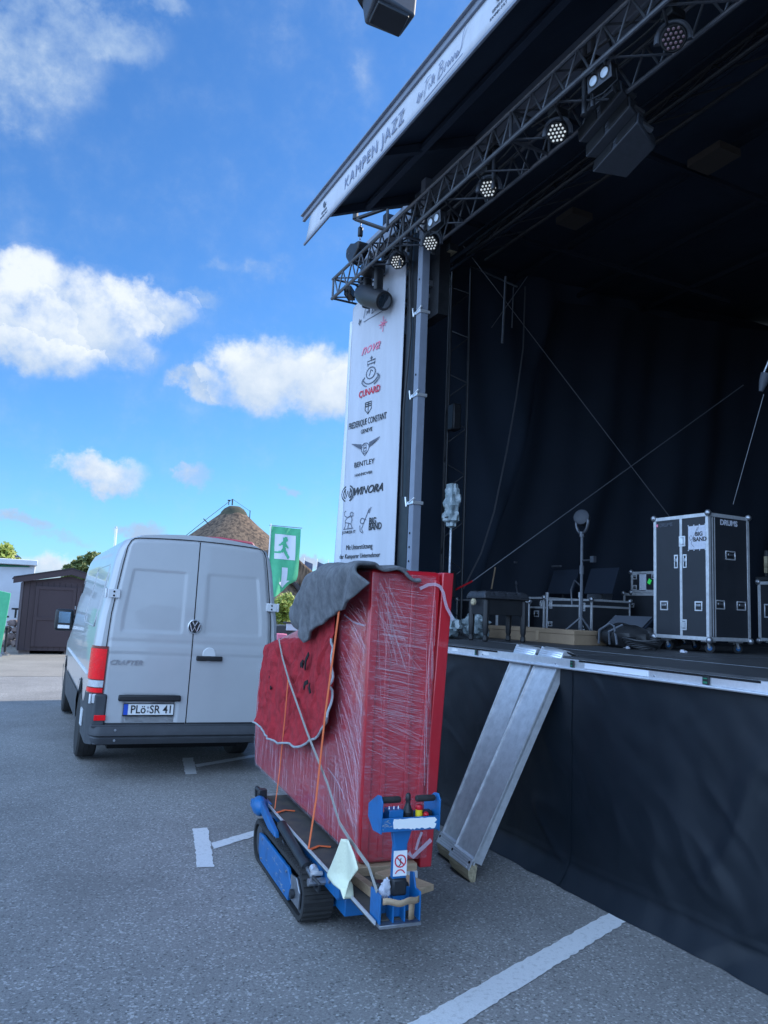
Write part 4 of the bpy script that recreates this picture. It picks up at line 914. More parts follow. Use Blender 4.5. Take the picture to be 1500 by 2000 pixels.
def vs_(y, k):
    w, z = SEC[k]; zb0, zt = zbot(y), ztop(y)
    lean = 0
    if zt < 2.385: z = .95+(z-.95)*(zt-.95)/(1.45) if z > .95 else z
    z = max(z, zb0) if z < zb0 else z
    if k == 0: z = zb0
    elif k == 1: z = max(z, zb0+.03)
    elif k == 2: z = max(z, zb0+.06)
    c = 1
    if y < .10: c = .935+.065*math.sin(min(1,y/.10)*math.pi/2)
    if y > 5.0: c *= 1-.18*((y-5.0)/.75)**2
    if y > 4.0 and SEC[k][1] > 1.3: c *= 1-.10*min(1,(y-4.0)/.9)*(SEC[k][1]-1.3)
    return w*c, z
def ylean(y, z): return y+(.055*((z-1.15)/1.2) if (z > 1.15 and y < .5) else 0)*(1-min(1,y/.5))
ys = [0,.012,.03,.06,.10,.2,.35]+[.45+.06*i for i in range(26)]+[2.2,2.6,3.0,3.3,3.6,3.9,4.05]+[4.1+.07*i for i in range(22)]+[5.66,5.72,5.76]
ys = sorted(set(round(y,3) for y in ys))
body = MB(); clad = MB(); nk = len(SEC)
prof = []
for y in ys:
    row = []
    for k in range(nk):
        w, z = vs_(y, k); row.append(Vector((-w, ylean(y,z), z)))
    for k in range(nk-2, -1, -1):
        w, z = vs_(y, k); row.append(Vector((w, ylean(y,z), z)))
    prof.append(row)
for i in range(len(ys)-1):
    for j in range(2*nk-2):
        q = [prof[i][j], prof[i][j+1], prof[i+1][j+1], prof[i+1][j]]
        jj = min(j, 2*nk-3-j)
        (clad if jj == 0 else body).add(q, [(0,1,2,3)])
# subdivide the band between .62 and .95 for the grey side cladding edge
body.add(prof[0], [tuple(range(len(prof[0])))]); body.add(prof[-1], [tuple(range(len(prof[-1])))])
body.build('body', 'van_paint', VAN, ang=40)
for i in range(len(ys)-1):     # cladding skirt plates just proud of the body sides up to z .72
    for sgn in (0, 1):
        q = []
        for yy in (ys[i], ys[i+1]):
            if yy > 5.3: continue
            for z in (zbot(yy), max(zbot(yy)+.02, .66 if yy > .42 else .80)):
                w = .985 if z > .5 else .968
                if yy < .10: w = w*(.935+.065*math.sin(min(1,yy/.10)*math.pi/2))+.004
                q.append(Vector(((-w if sgn == 0 else w), yy, z)))
        if len(q) == 4: clad.add([q[0],q[1],q[3],q[2]], [(0,1,2,3)])
clad.build('side_cladding', 'grey_plastic', VAN, ang=50)
MB().box((-.90,.12,.30),(.90,5.4,.42)).box((-.70,.5,.2),(.70,4.6,.32)).box((-.94,.75,.34),(.94,1.66,.83)).box((-.94,4.28,.34),(.94,5.16,.83)).build('underbody', 'gap', VAN)
# rub strip and roof gutter lines on the sides
for s_ in (-1,1):
    MB().box((s_*.978-.012,.42,.94),(s_*.978+.012,4.5,.965)).build('rub_strip', 'white_paint', VAN, bev=.004)
    gm = MB(); gm.path([(s_*(.795),.12,2.185),(s_*.80,2.0,2.19),(s_*.80,4.0,2.17)], .008, 5); gm.build('roof_gutter', 'grey_plastic', VAN)
    pm_ = MB(); pm_.path([(s_*.958,.5,1.42),(s_*.958,1.9,1.42),(s_*.958,1.95,1.46),(s_*.86,1.95,2.02),(s_*.852,1.9,2.06),(s_*.852,.5,2.06),(s_*.86,.45,2.02),(s_*.956,.45,1.46),(s_*.958,.5,1.42)], .006, 5); pm_.build('side_pressing', 'van_paint', VAN)
    def sg(u, v):
        z = 1.40+.55*v; y = 3.75+u*(.85-.28*v); k = (z-1.25)/(1.85-1.25); w = .968-.083*k
        w *= 1-.10*min(1,max(0,(y-4.0))/.9)*(z-1.3)
        return Vector((s_*(w+.004), y, z))
    MB().grid(sg, 6, 4).build('side_window', 'glass_dark', VAN)
    MB().box((s_*.98-.004,2.6,.9),(s_*.98+.004,2.606,2.0)).build('door_gap', 'gap', VAN) if False else None
# rear doors
def dh(z, side):
    # half width of the door opening at height z
    pts = [(.50,.845),(.95,.855),(1.25,.85),(1.55,.835),(1.85,.795),(2.06,.765),(2.15,.750),(2.24,.735),(2.30,.72)]
    for (a, wa), (b, wb) in zip(pts, pts[1:]):
        if z <= b: return wa+(wb-wa)*max(0,(z-a))/(b-a)
    return .72
def ss(x): x = max(0,min(1,x)); return x*x*(3-2*x)
def topz(f): return 2.335-.030*f*f-.055*(max(0,f-.90)/.10)**2
def door(s_):
    def fn(u, v):
        z = .53+(topz(u)-.53)*v; w = dh(min(z,2.30), s_)
        x = .006+(w-.006)*u; xr = x/ .84
        yo = .055*((z-1.15)/1.2) if z > 1.15 else 0
        y = yo-.016
        # window pressing
        m_ = ss((z-1.385)/.04)*ss((2.02-z)/.022)*ss((x-.10)/.04)*ss((dh(z,s_)-.10-x)/.03); y += .005*m_
        y += .006*ss((1.20-z)/.012)*ss((z-1.0)/.25)          # crease below
        y += .010*ss((1.335-z)/.03)*ss((z-1.25)/.05)*.3
        if s_ < 0: y += .016*ss((.80-z)/.02)*ss((x-.10)/.02)*ss((.64-x)/.02)   # number plate recess
        y += .02*ss((u-.965)/.035)+.012*ss((v-.985)/.015)
        return Vector((s_*x, y, z))
    d = MB().grid(fn, 56, 130).build('rear_door', 'van_paint', VAN, ang=60)
    MB().box((min(s_*.01,s_*.80),-.022,.490),(max(s_*.01,s_*.80),.02,.528)).build('lower_strip', 'black_plastic', d, bev=.006); return d
DL, DR = door(-1), door(1)
dg = MB(); pts = [(-.005,0,2.33)]
def gap_side(s_):
    P_ = [Vector((s_*(dh(z,1)+.006), (.055*((z-1.15)/1.2) if z > 1.15 else 0)-.004, z)) for z in [.52+.07*i for i in range(24)]+[2.19,2.235]]
    P_ += [Vector((s_*x, .047, topz(x/.735)+.012)) for x in (.71,.68,.64,.58,.5,.4,.3,.2,.1,0)]
    return P_
for s_ in (-1,1): dg.path(gap_side(s_), .0045, 5)
dg.box((-.0035,-.012,.5),(.0035,.0,1.15)); dg.prism([(-.012,1.15),(0.0,1.15),(.055,2.335),(.043,2.335)], (-.0035,0,0), Y, Z, (.007,0,0))
dg.build('door_gap', 'gap', VAN)
for (x, z, yy, s_, nm) in ((-.835,1.76,.012,-1,0),(.835,1.71,.012,1,0),(-.885,.755,-.004,-1,0),(.885,.755,-.004,1,0)):
    MB().box((x-.058,yy-.020,z-.042),(x+.062,yy-.002,z+.042)).tube((x+s_*.075,yy-.006,z-.045),(x+s_*.075,yy-.006,z+.045),.014).build('hinge', 'white_paint', VAN, bev=.006)
    MB().lathe([(.010,0),(.010,.003)], (x,yy-.0205,z+.018), (0,-1,0), 8).lathe([(.010,0),(.010,.003)], (x,yy-.0205,z-.02), (0,-1,0), 8).build('hinge_bolt', 'gap', VAN)
# emblem
em = MB().lathe([(.072,0),(.072,.012),(.066,.018),(.062,.012)], (.006,-.004,1.474), (0,-1,0), 30).build('emblem', 'chrome', DR)
MB().lathe([(.062,.0),(.062,.014)], (.006,-.004,1.474), (0,-1,0), 30).build('emblem_disc', 'plate_blue' if False else 'black_plastic', DR)
q = MB(); c = Vector((.006,-.0195,1.474))
for ln in ([(-.026,.052),(0,.006),(.026,.052)], [(-.053,.030),(-.024,-.05),(0,-.006),(.024,-.05),(.053,.030)]): q.band([c+X*a+Z*b for a,b in ln], .012, (0,-1,0), .004)
q.build('emblem_letters', 'chrome', DR, smooth=False)
# handle
MB().box((.05,-.046,1.138),(.325,-.010,1.186)).build('door_handle', 'black_plastic', DR, bev=.010, seg=3)
MB().lathe([(.058,-.0),(.054,.006),(.045,.008)], (.185,-.006,1.19), (0,-1,0), 20).build('handle_dish', 'grey_plastic', DR) if False else MB().lathe([(.072,0),(.066,.006)], (.185,-.0115,1.200), (0,-1,0), 22).build('handle_dish', 'white_paint', DR)
# plate bar and plate
MB().box((-.695,-.052,.735),(-.075,-.006,.795)).build('plate_lamp_bar', 'black_plastic', DL, bev=.014, seg=3)
pf_ = MB().box((-.640,-.016,.590),(-.130,.004,.712)).build('number_plate', 'black_plastic', DL, bev=.003)
MB().box((-.632,-.0185,.605),(-.138,-.0165,.706)).build('plate_face', 'plate_white', DL)
MB().box((-.632,-.0205,.605),(-.590,-.0188,.706)).build('plate_band', 'plate_blue', DL)
text('PLö', .108, 'ink', DL, (-.490,-.0205,.653), X, Z, sx=.92, bold=.0012, ext=.001); text('SR 41', .108, 'ink', DL, (-.262,-.0205,.653), X, Z, sx=.92, bold=.0012, ext=.001)
MB().lathe([(.011,0),(.011,.0015)], (-.394,-.0187,.674), (0,-1,0), 12).lathe([(.011,0),(.011,.0015)], (-.394,-.0187,.638), (0,-1,0), 12).build('plate_seal', 'steel', DL)
text('CRAFTER', .062, 'steel', DL, (-.655,-.020,1.10), X, Z, sx=1.25, shear=.3, bold=.0012, ext=.004, name='badge')
fm = MB().box((-.800,-.0085,.662),(-.735,-.0070,.673)).build('flag_sticker', 'ink', DL); MB().box((-.800,-.0085,.6505),(-.735,-.0070,.6615)).build('flag_sticker', 'ink_red', DL); MB().box((-.800,-.0085,.639),(-.735,-.0070,.650)).build('flag_sticker', 'gold', DL)
# tail lights wrap round the corner
for s_ in (-1,1):
    def tl(dz0, dz1, d, w0=.838, w1=.985):
        def fn(u, v):
            z = dz0+(dz1-dz0)*v; a = u*math.pi/2*1.0
            x = w0+.005+(w1-w0)*math.sin(a)**.8 if u > 0 else w0+.005; y = -.020+.19*(1-math.cos(a)); tap = -.02*(z-.8)
            return Vector((s_*(x+tap+d*math.sin(a)), y-d*math.cos(a), z))
        return fn
    tb = MB().grid(tl(.80,1.25,0), 14, 10).build('tail_light', 'lamp_dark', VAN, ang=60)
    MB().grid(tl(.935,1.225,.004,.85), 14, 6).build('red_lens', 'lamp_red', tb, ang=60)
    MB().grid(tl(.862,.925,.004,.85), 14, 4).build('clear_lens', 'lamp_clear', tb, ang=60)
    MB().grid(tl(.812,.852,.004,.85), 14, 2).build('red_lens', 'lamp_red', tb, ang=60)
    MB().box((min(s_*.80,s_*.91),-.048,.555),(max(s_*.80,s_*.91),-.036,.605)).build('reflector', 'lamp_red', VAN, bev=.003)
    MB().box((s_*.988-.006,.42,.44),(s_*.988+.006,.60,.60)).build('flank_patch', 'white_paint', VAN) if s_ < 0 else None
# bumper
def bump(u, v):
    a = (u-.5)*2; x = a*.985; e = max(0,abs(a)-.86)/.14; y = -.045+.30*(1-math.sqrt(max(0,1-e*e))); z = .335+v*.165
    y += .02*(1 if .35 < v < .5 else 0)-.03*math.sin(v*math.pi)
    return Vector((x*(1-.02*(1-v)), y, z))
MB().grid(bump, 80, 12).build('bumper', 'grey_plastic', VAN, ang=30)
MB().box((-.93,-.04,.49),(.93,.10,.515)).box((-.90,-.03,.33),(.90,.3,.345)).build('bumper_step', 'grey_plastic', VAN, bev=.006)
for s_ in (-1,1): MB().box((min(s_*.80,s_*.925),-.034,.50),(max(s_*.80,s_*.925),.10,.80)).build('corner_panel', 'grey_plastic', VAN, bev=.02)
for x in (-.70,-.69): pass
MB().lathe([(.012,0),(.012,.004)], (-.70,-.078,.47), (0,-1,0), 8).lathe([(.012,0),(.012,.004)], (-.70,-.074,.375), (0,-1,0), 8).build('parking_sensor', 'steel', VAN)
# wheels
def wheel(x, y, s_):
    w = MB().lathe([(.22,-.10),(.315,-.105),(.340,-.085),(.345,-.03),(.340,-.028),(.340,-.018),(.345,-.016),(.345,.016),(.340,.018),(.340,.028),(.345,.03),(.340,.085),(.315,.105),(.22,.10)], (x,y,.345), (1,0,0), 40).build('tyre', 'rubber', VAN)
    MB().lathe([(.225,.095*1),(.215,.06),(.10,.07),(.06,.085),(0.0001,.09)], (x,y,.345), (s_,0,0), 24).lathe([(.222,-.08),(0.0001,-.06)], (x,y,.345), (s_,0,0), 20).build('rim', 'steel', w)
for s_ in (-1,1): wheel(s_*.865, RA, s_); wheel(s_*.865, FA, s_)
# mirrors
for s_ in (-1,1):
    mb = MB().box((s_*1.075-.135,4.56,1.20),(s_*1.075+.135,4.68,1.52)).build('wing_mirror', 'black_plastic', VAN, bev=.04, seg=3)
    MB().box((s_*1.075-.085,4.552,1.315),(s_*1.075+.085,4.5585,1.480)).build('mirror_glass', 'mirror', mb, bev=.002); MB().box((s_*1.075-.085,4.552,1.235),(s_*1.075+.085,4.5585,1.285)).build('wide_mirror_glass', 'chrome', mb, bev=.002)
    MB().tube((s_*.80,4.66,1.30),(s_*1.03,4.62,1.34),.04).build('mirror_arm', 'black_plastic', mb)
MB().grid(lambda u,v: Vector(((u-.5)*1.5*(1-.12*v), 4.98-.80*v, 1.42+.86*v)), 4, 4).build('windscreen', 'glass_dark', VAN)
# ================================================================== TRACKED PIANO CARRIER
CO = (1.63,3.21,0); AZ = R_(-5); CF = Vector((math.sin(R_(5)),math.cos(R_(5)),0)); CR = Vector((math.cos(R_(5)),-math.sin(R_(5)),0))
CT = thing('tracked_carrier', 'blue motorised crawler carrier with rubber tracks and a control handle, bearing the red piano', 'carrier', CO, AZ)
def cpl(px, py, r=None, s=None):      # surveyed point on a plane of the carrier, in carrier coordinates (r, s, z)
    q = onp(px, py, Vector(CO)+CR*r, CR) if r is not None else onp(px, py, Vector(CO)+CF*s, CF)
    q = q-Vector(CO); return Vector((q.dot(CR), q.dot(CF), q.z))
B_ = lambda a, b: MB().box(a, b)
def track(r0_, r1_):
    # stadium belt with lugs
    R1 = .128; s0, s1 = .99, 2.03; path_ = []
    for i in range(13): a = math.pi/2+math.pi*i/12; path_.append((s0+R1*math.cos(a), R1+.001+R1*math.sin(a)))
    for i in range(1,12): path_.append((s0+(s1-s0)*i/12, .001))
    for i in range(13): a = -math.pi/2+math.pi*i/12; path_.append((s1+R1*math.cos(a), R1+.001+R1*math.sin(a)))
    for i in range(1,12): path_.append((s1-(s1-s0)*i/12, 2*R1+.001))
    n = len(path_); mb = MB(); ins = []
    cx = (s0+s1)/2
    for (a,b) in path_:
        d = Vector((min(max(a,s0),s1)-a, R1-b)); d.normalize(); ins.append((a+d.x*.024, b+d.y*.024))
    vs = []
    for (p_, q_) in zip(path_, ins): vs += [(r0_,p_[0],p_[1]),(r1_,p_[0],p_[1]),(r1_,q_[0],q_[1]),(r0_,q_[0],q_[1])]
    fs = []
    for i in range(n):
        j = (i+1)%n
        for k in range(4): fs.append((i*4+k, i*4+(k+1)%4, j*4+(k+1)%4, j*4+k))
    mb.add(vs, fs)
    tot_ = 0; Ls = [0]
    for i in range(n): a = Vector(path_[i]); b = Vector(path_[(i+1)%n]); Ls.append(Ls[-1]+(b-a).length)
    m_ = 74
    for k in range(m_):
        d = Ls[-1]*k/m_; i = max(j for j in range(n) if Ls[j] <= d); a = Vector(path_[i]); b = Vector(path_[(i+1)%n]); t_ = (d-Ls[i])/(Ls[i+1]-Ls[i]); p_ = a+(b-a)*t_; tg = (b-a).normalized(); nn = Vector((tg.y,-tg.x)) 
        if nn.dot(p_-Vector((min(max(p_.x,s0),s1),R1))) < 0: nn = -nn
        w = .012; mb.add([(r,(p_+tg*e+nn*h).x,(p_+tg*e+nn*h).y) for r in (r0_+.004,r1_-.004) for e,h in ((-w,-.004),(w,-.004),(w*.6,.009),(-w*.6,.009))], [(0,1,2,3),(7,6,5,4),(0,4,5,1),(1,5,6,2),(2,6,7,3),(3,7,4,0)])
    for v in mb.v: v.z = v.z+.008
    o = mb.build('track', 'rubber', CT, ang=30)
    ro = MB()
    for s_ in (s0, s1): ro.lathe([(.02,-.07),(.095,-.07),(.098,-.05),(.098,.05),(.095,.07),(.02,.07)], ((r0_+r1_)/2,s_,.137), (1,0,0), 20)
    for k in range(4): ro.lathe([(.02,-.06),(.035,-.06),(.035,.06),(.02,.06)], ((r0_+r1_)/2,s0+.2+.21*k,.065), (1,0,0), 12)
    ro.build('roller', 'grey_plastic', o); return o
tl_ = track(-.085, .085); tr_ = track(.36, .53)
for (x, d) in ((-.092,-1),(.532,1)):
    MB().prism([(1.17,.045),(1.90,.045),(1.96,.10),(1.96,.205),(1.86,.215),(1.20,.215),(1.12,.15)], (x,0,0), Y, Z, (.02,0,0)).build('track_cover', 'blue_paint', tl_ if d < 0 else tr_, bev=.004)
    MB().prism([(.96,.07),(1.14,.07),(1.14,.20),(1.02,.215),(.95,.16)], (x+.004*-d,0,0), Y, Z, (.012,0,0)).build('idler_plate', 'steel', tl_ if d < 0 else tr_, bev=.003)
    MB().lathe([(.026,0),(.026,.016),(.012,.02)], (x if d < 0 else x+.02,1.06,.12), (d,0,0), 12).build('track_bolt', 'black_metal', tl_ if d < 0 else tr_)
B_((.09,.95,.07),(.355,2.1,.19)).box((.10,.72,.10),(.345,.95,.20)).build('chassis', 'blue_paint', CT, bev=.006)
B_((.02,.62,.225),(.075,2.32,.325)).box((.34,.62,.225),(.395,2.32,.325)).box((.02,.60,.24),(.395,.62,.325)).build('platform_beam', 'blue_paint', CT, bev=.004)
B_((-.008,.56,.328),(.44,2.34,.352)).build('platform', 'platform_rubber', CT, bev=.002)
B_((-.013,.0,.340),(-.008,2.34,.358)).box((-.008,2.335,.322),(.44,2.343,.362)).build('platform_edge', 'aluminium', CT)
B_((-.008,.02,.328),(.205,.56,.350)).build('platform_tongue', 'platform_rubber', CT, bev=.002)
B_((.205,.02,.335),(.211,.56,.358)).box((.20,.552,.30),(.44,.56,.36)).build('platform_edge', 'aluminium', CT)
for s_b in (.75,1.0,1.3,1.6,1.9,2.2): MB().lathe([(.009,0),(.009,.006),(.004,.008)], (.0195,s_b,.275), (-1,0,0), 6).build('frame_bolt', 'steel', CT)
for s_b, z_b in ((1.22,.19),(1.86,.19),(1.25,.07),(1.86,.07)): MB().lathe([(.008,0),(.008,.005)], (-.0925,s_b,z_b), (-1,0,0), 6).build('cover_bolt', 'steel', CT)
MB().box((.0175,1.40,.255),(.0195,1.52,.30)).build('data_plate', 'label_paper', CT)
# hydraulics on the left flank
MB().tube((-.035,1.60,.345),(-.035,1.02,.275),.030,14).lathe([(.036,0),(.036,.05)], (-.035,1.04,.278), (0,-1,-.12), 14).build('hydraulic_cylinder', 'black_metal', CT)
MB().tube((-.035,1.02,.275),(-.035,.84,.252),.014,10).tube((-.075,.84,.25),(.03,.84,.25),.020,10).build('piston_rod', 'steel', CT)
MB().prism([(1.58,.23),(1.66,.24),(2.12,.33),(2.14,.37),(2.06,.385),(1.62,.30)], (-.075,0,0), Y, Z, (.03,0,0)).build('lift_arm', 'blue_paint', CT, bev=.006)
MB().blob((-.06,2.13,.335),.055,.10,.065,8).box((-.10,2.08,.30),(.02,2.26,.36)).build('pivot_housing', 'blue_paint', CT, bev=.012)
MB().path([(-.03,2.24,.40),(-.05,2.30,.42),(-.04,2.33,.36),(.0,2.3,.3)], .018).box((-.06,2.18,.36),(.0,2.24,.43)).build('end_fitting', 'black_metal', CT, bev=.006)
MB().path([(-.03,.86,.25),(-.06,.80,.29),(-.04,.74,.27),(-.03,.78,.22),(-.02,.9,.21),(0,1.3,.21)], .009).path([(-.05,1.5,.28),(-.06,1.3,.23),(-.04,1.1,.22)], .007).build('hose', 'cable', CT)
for q in ((-.035,.90,.29),(-.05,.83,.285)): pass
MB().lathe([(.022,-.02),(.022,.02)], (-.03,.885,.30), (0,1,.2), 10).tube((-.055,.86,.285),(.01,.86,.285),.013).build('coupling', 'chrome', CT)
# end frame and control head (s = 0)
B_((-.0,-.03,.330),(.20,.02,.345)).build('base_lip', 'steel', CT, bev=.002)
ef_ = MB()
ef_.box((.0,-.02,.346),(.008,.10,.47)).box((.192,-.02,.346),(.20,.10,.47)).box((.065,-.015,.346),(.073,.06,.44)).box((.0081,.092,.346),(.1919,.10,.455)).box((.12,-.015,.346),(.128,.06,.43)).prism([(-.02,.346),(.10,.346),(.10,.52),(.06,.53)], (.1921,0,0), Y, Z, (.0078,0,0))
ef_.build('end_frame', 'blue_paint', CT, bev=.002)
pst = MB().prism([(.082,.47),(.148,.47),(.150,.66),(.175,.735),(.072,.735),(.086,.66)], (0,.04,0), X, Z, (0,.035,0)).box((.085,.035,.35),(.145,.085,.47)).build('handle_post', 'blue_paint', CT, bev=.004)
B_((.078,.028,.44),(.150,.088,.515)).build('post_joint', 'black_metal', CT, bev=.01)
random.seed(31); sf = MB()
for k in range(26):
    s_b = random.uniform(1.22,1.84); z_b = random.uniform(.06,.20); l_b = random.uniform(.01,.05); a_b = random.uniform(-.5,.5)
    sf.band([(-.0922,s_b,z_b),(-.0922,s_b+l_b*math.cos(a_b),z_b+l_b*math.sin(a_b)*.6)], random.uniform(.0015,.004), (-1,0,0), .0006)
for k in range(16):
    x_b = random.uniform(.012,.06); z_b = random.uniform(.74,.785); sf.band([(x_b,-.0004,z_b),(x_b+random.uniform(-.02,.02),-.0004,z_b+random.uniform(-.01,.01))], .002, (0,-1,0), .0004)
sf.build('paint_scuff', 'scuff', CT, smooth=False)
stc = B_((.082,.0365,.525),(.148,.0392,.635)).build('warning_sticker', 'white', pst)
def ring(c, r, a0=0, a1=360): return [Vector((c[0]+r*math.cos(R_(a0+(a1-a0)*i/16)), .0358, c[1]+r*math.sin(R_(a0+(a1-a0)*i/16)))) for i in range(17)]
wr = MB().band(ring((.115,.590),.026), .006, (0,-1,0), .0008).band([Vector((.096,.0358,.608)),Vector((.134,.0358,.572))], .006, (0,-1,0), .0008).band(ring((.115,.528),.024,20,160), .005, (0,-1,0), .0008)
wr.build('warning_mark', 'ink_red', pst, smooth=False)
MB().band([Vector((.118,.0352,.603)),Vector((.112,.0352,.590)),Vector((.118,.0352,.578)),Vector((.108,.0352,.570))], .004, (0,-1,0), .0008).build('warning_figure', 'ink', pst, smooth=False)
cb_ = MB().box((.005,.0,.730),(.285,.11,.735)).box((.005,.0,.735),(.285,.005,.79)).box((.005,.105,.735),(.285,.11,.79)).build('control_tray', 'blue_paint', CT, bev=.002)
sc_pts = [(.06,.745)]+[(.06+.205*i/24, .742+random.uniform(-.003,.004)-(.004 if i > 8 else 0)) for i in range(25)]+[(.272,.755),(.262,.76),(.275,.772),(.262,.785)]+[(.26-.20*i/20, .785+random.uniform(-.002,.001)) for i in range(21)]+[(.056,.77)]
MB().prism(sc_pts, (0,-.0022,0), X, Z, (0,.0018,0)).build('torn_label', 'plate_white', cb_, smooth=False)
for x, sl_ in ((-.002,-1),(.285,1)):
    MB().prism([(-.01,.725),(.13,.725),(.19,.78),(.16,.86),(.05,.885),(.0,.86)] if False else [(.0,.722),(.10,.715),(.17,.76),(.17,.82),(.06,.88),(.02,.885),(-.005,.86)], (x,0,0), Y, Z, (.007,0,0)).build('side_plate', 'blue_paint', cb_, bev=.002)
    xa, xb = (x+.008, x+.105) if sl_ < 0 else (x-.105, x-.001)
    gp = MB().lathe([(.010,0),(.0145,.004),(.0150,.05),(.0145,.09),(.011,.097)], (xa,.035,.862), (1,0,0), 12).build('grip', 'rubber', CT)
B_((.045,.02,.737),(.115,.09,.818)).build('switch_box', 'blue_paint', cb_, bev=.003)
MB().lathe([(.004,0),(.002,.012)], (.055,.05,.818), Z, 6).lathe([(.004,0),(.002,.012)], (.078,.05,.818), Z, 6).lathe([(.004,0),(.002,.012)], (.10,.05,.818), Z, 6).build('toggle', 'chrome', cb_)
MB().lathe([(.026,0),(.028,.02),(.020,.03),(.012,.05),(.010,.062),(.013,.07),(.012,.092),(.006,.10)], (.148,.05,.785), Z, 14).box((.122,.03,.736),(.175,.08,.785)).build('joystick', 'black_plastic', cb_, bev=.003)
MB().lathe([(.017,0),(.017,.035)], (.203,.045,.775), Z, 14).build('button_collar', 'yellow', cb_); MB().lathe([(.017,0),(.018,.012),(.013,.02)], (.203,.045,.811), Z, 14).build('stop_button', 'skin_red', cb_)
MB().lathe([(.013,0),(.013,.012),(.009,.017)], (.232,.03,.783), (0,-.3,1), 12).build('red_button', 'skin_red', cb_); B_((.218,.05,.74),(.275,.09,.80)).build('display', 'black_plastic', cb_, bev=.004)
# clutter around the post: motor, white glove, straps
B_((.03,.10,.40),(.085,.17,.475)).box((.15,.10,.37),(.195,.16,.47)).build('motor', 'black_metal', CT, bev=.012)
MB().blob((.045,.06,.455),.022,.018,.028,8,.4,2).blob((.068,.06,.45),.014,.014,.026,7,.3,3).blob((.055,.05,.485),.02,.012,.03,7,.5,4).build('rag', 'label_paper', CT)
top('wooden_block', None, None, None, None) if False else None
def cthing_mesh(name, mb, mt, label, cat, group=None, **k):
    m3 = Matrix.Rotation(AZ, 3, 'Z'); c = sum(mb.v, Vector())/len(mb.v); c.z = min(v.z for v in mb.v)
    mb.v = [v-c for v in mb.v]; o = mb.build(name, mt, None, **k); o.location = Vector(CO)+m3@c; o.rotation_euler = (0,0,AZ); return tag(o, label, cat, group)
rz = lambda a: Matrix.Rotation(R_(a), 3, 'Z')
cthing_mesh('wooden_block', B_((.02,.56,.353),(.44,.70,.398)), 'wood', 'pale wooden board lying crosswise under the front of the wrapped piano', 'wood block', bev=.003)
cthing_mesh('wooden_block', MB().box((.06,.22,.353),(.10,.50,.398), rot=rz(6)), 'wood', 'wooden batten on the left of the handle post, pointing at the viewer', 'wood block', bev=.003)
cthing_mesh('wooden_block', MB().box((.215,.20,.372),(.33,.50,.402), rot=rz(24)), 'wood', 'tilted wooden board right of the handle post below the piano corner', 'wood block', bev=.003)
bs = MB(); bs.band([Vector((.0+.006,-.005,.447))]+[Vector((.10+.11*math.cos(R_(a)), .0+.075*math.sin(R_(a)), .452)) for a in range(200,341,14)]+[Vector((.198,-.02,.452))], .03, (0,-.35,1), .003)
bs2 = MB()
pts = [Vector((.012+.176*i/12, -.024-.030*math.sin(math.pi*i/12), .446+.004*math.sin(i))) for i in range(13)]
vs = []
for p_ in pts: vs += [p_-Z*.016, p_+Z*.012]
bs2.add(vs, [(2*i,2*i+2,2*i+3,2*i+1) for i in range(12)])
bs2.add([(.135,-.03,.45),(.165,-.03,.45),(.165,-.022,.355),(.14,-.022,.355)], [(0,1,2,3)])
cthing_mesh('bungee_strap', bs2, 'wood', 'flat tan strap looped across the blue end frame below the handle post', 'strap', solid=.003)
# cream cloth hanging at the platform edge
cl_ = [(668,1638),(655,1672),(640,1710),(655,1727),(672,1738),(679,1755),(685,1722),(690,1712),(700,1698),(692,1668),(682,1640)]
P0 = [cpl(px, py, r=-.03) for px, py in cl_]
def clo(u, v):
    i = v*5; k = min(4, int(i)); t_ = i-k; L1 = P0[:6]; R1 = [P0[10],P0[9],P0[8],P0[7],P0[6],P0[5]]
    a = L1[k]*(1-t_)+L1[k+1]*t_; b = R1[k]*(1-t_)+R1[k+1]*t_; q = a*(1-u)+b*u
    return q+Vector((-.02*math.sin(u*5+v*2)*v-.01*math.sin(u*9), 0, 0))
cthing_mesh('duster_cloth', MB().grid(clo, 14, 26), 'cloth_yellow', 'pale cream cloth hanging over the left platform edge below the grey strap', 'cloth', solid=.003)
# ================================================================== PIANO on its side
PN = thing('wrapped_piano', 'grand piano standing on its side in red cover and stretch film on the blue carrier', 'piano', (CO[0]+CF.x*.6, CO[1]+CF.y*.6, .40), AZ)
r0p, r1p = .119, .545     # thickness of the case in carrier r
s0p = .593
outl = [(.0,.0),(0,1.545),(.30,1.555),(.42,1.52),(.62,1.40),(.90,1.29),(1.25,1.21),(1.6,1.14),(2.0,1.07),(2.3,1.00),(2.5,.90),(2.62,.74),(2.67,.55),(2.66,.30),(2.60,.05),(2.56,0)]
def PLc(p): return Vector((p[0]-0, p[1], p[2]))       # local piano frame: x = r, y = s - .6, z - .40
def toP(q): return Vector((q[0], q[1]-.6, q[2]-.40))
om = MB().prism(outl, (r0p, -.007, 0), Y, Z, (r1p-r0p,0,0)); om.build('piano_case', 'piano_cover', PN, bev=.03, seg=4)
# keyboard end board and lid slab
MB().box((r1p-.19,-.022,.03),(r1p-.165,-.006,1.52)).box((r0p+.10,-.016,.03),(r0p+.13,-.006,1.5)).build('end_batten', 'piano_cover', PN, bev=.004)
slb = MB().box((r1p-.105,-.03,.03),(r1p-.070,.5,1.50)).box((r1p-.055,-.022,-.035),(r1p+.015,.9,1.545))
for v in slb.v: v.x += (v.z-.5)*.052
slb.build('lid_slab', 'piano_cover', PN, bev=.006)
MB().box((r0p+.0,-.018,.02),(r0p+.05,-.004,1.53)).build('end_board', 'piano_cover', PN, bev=.006)
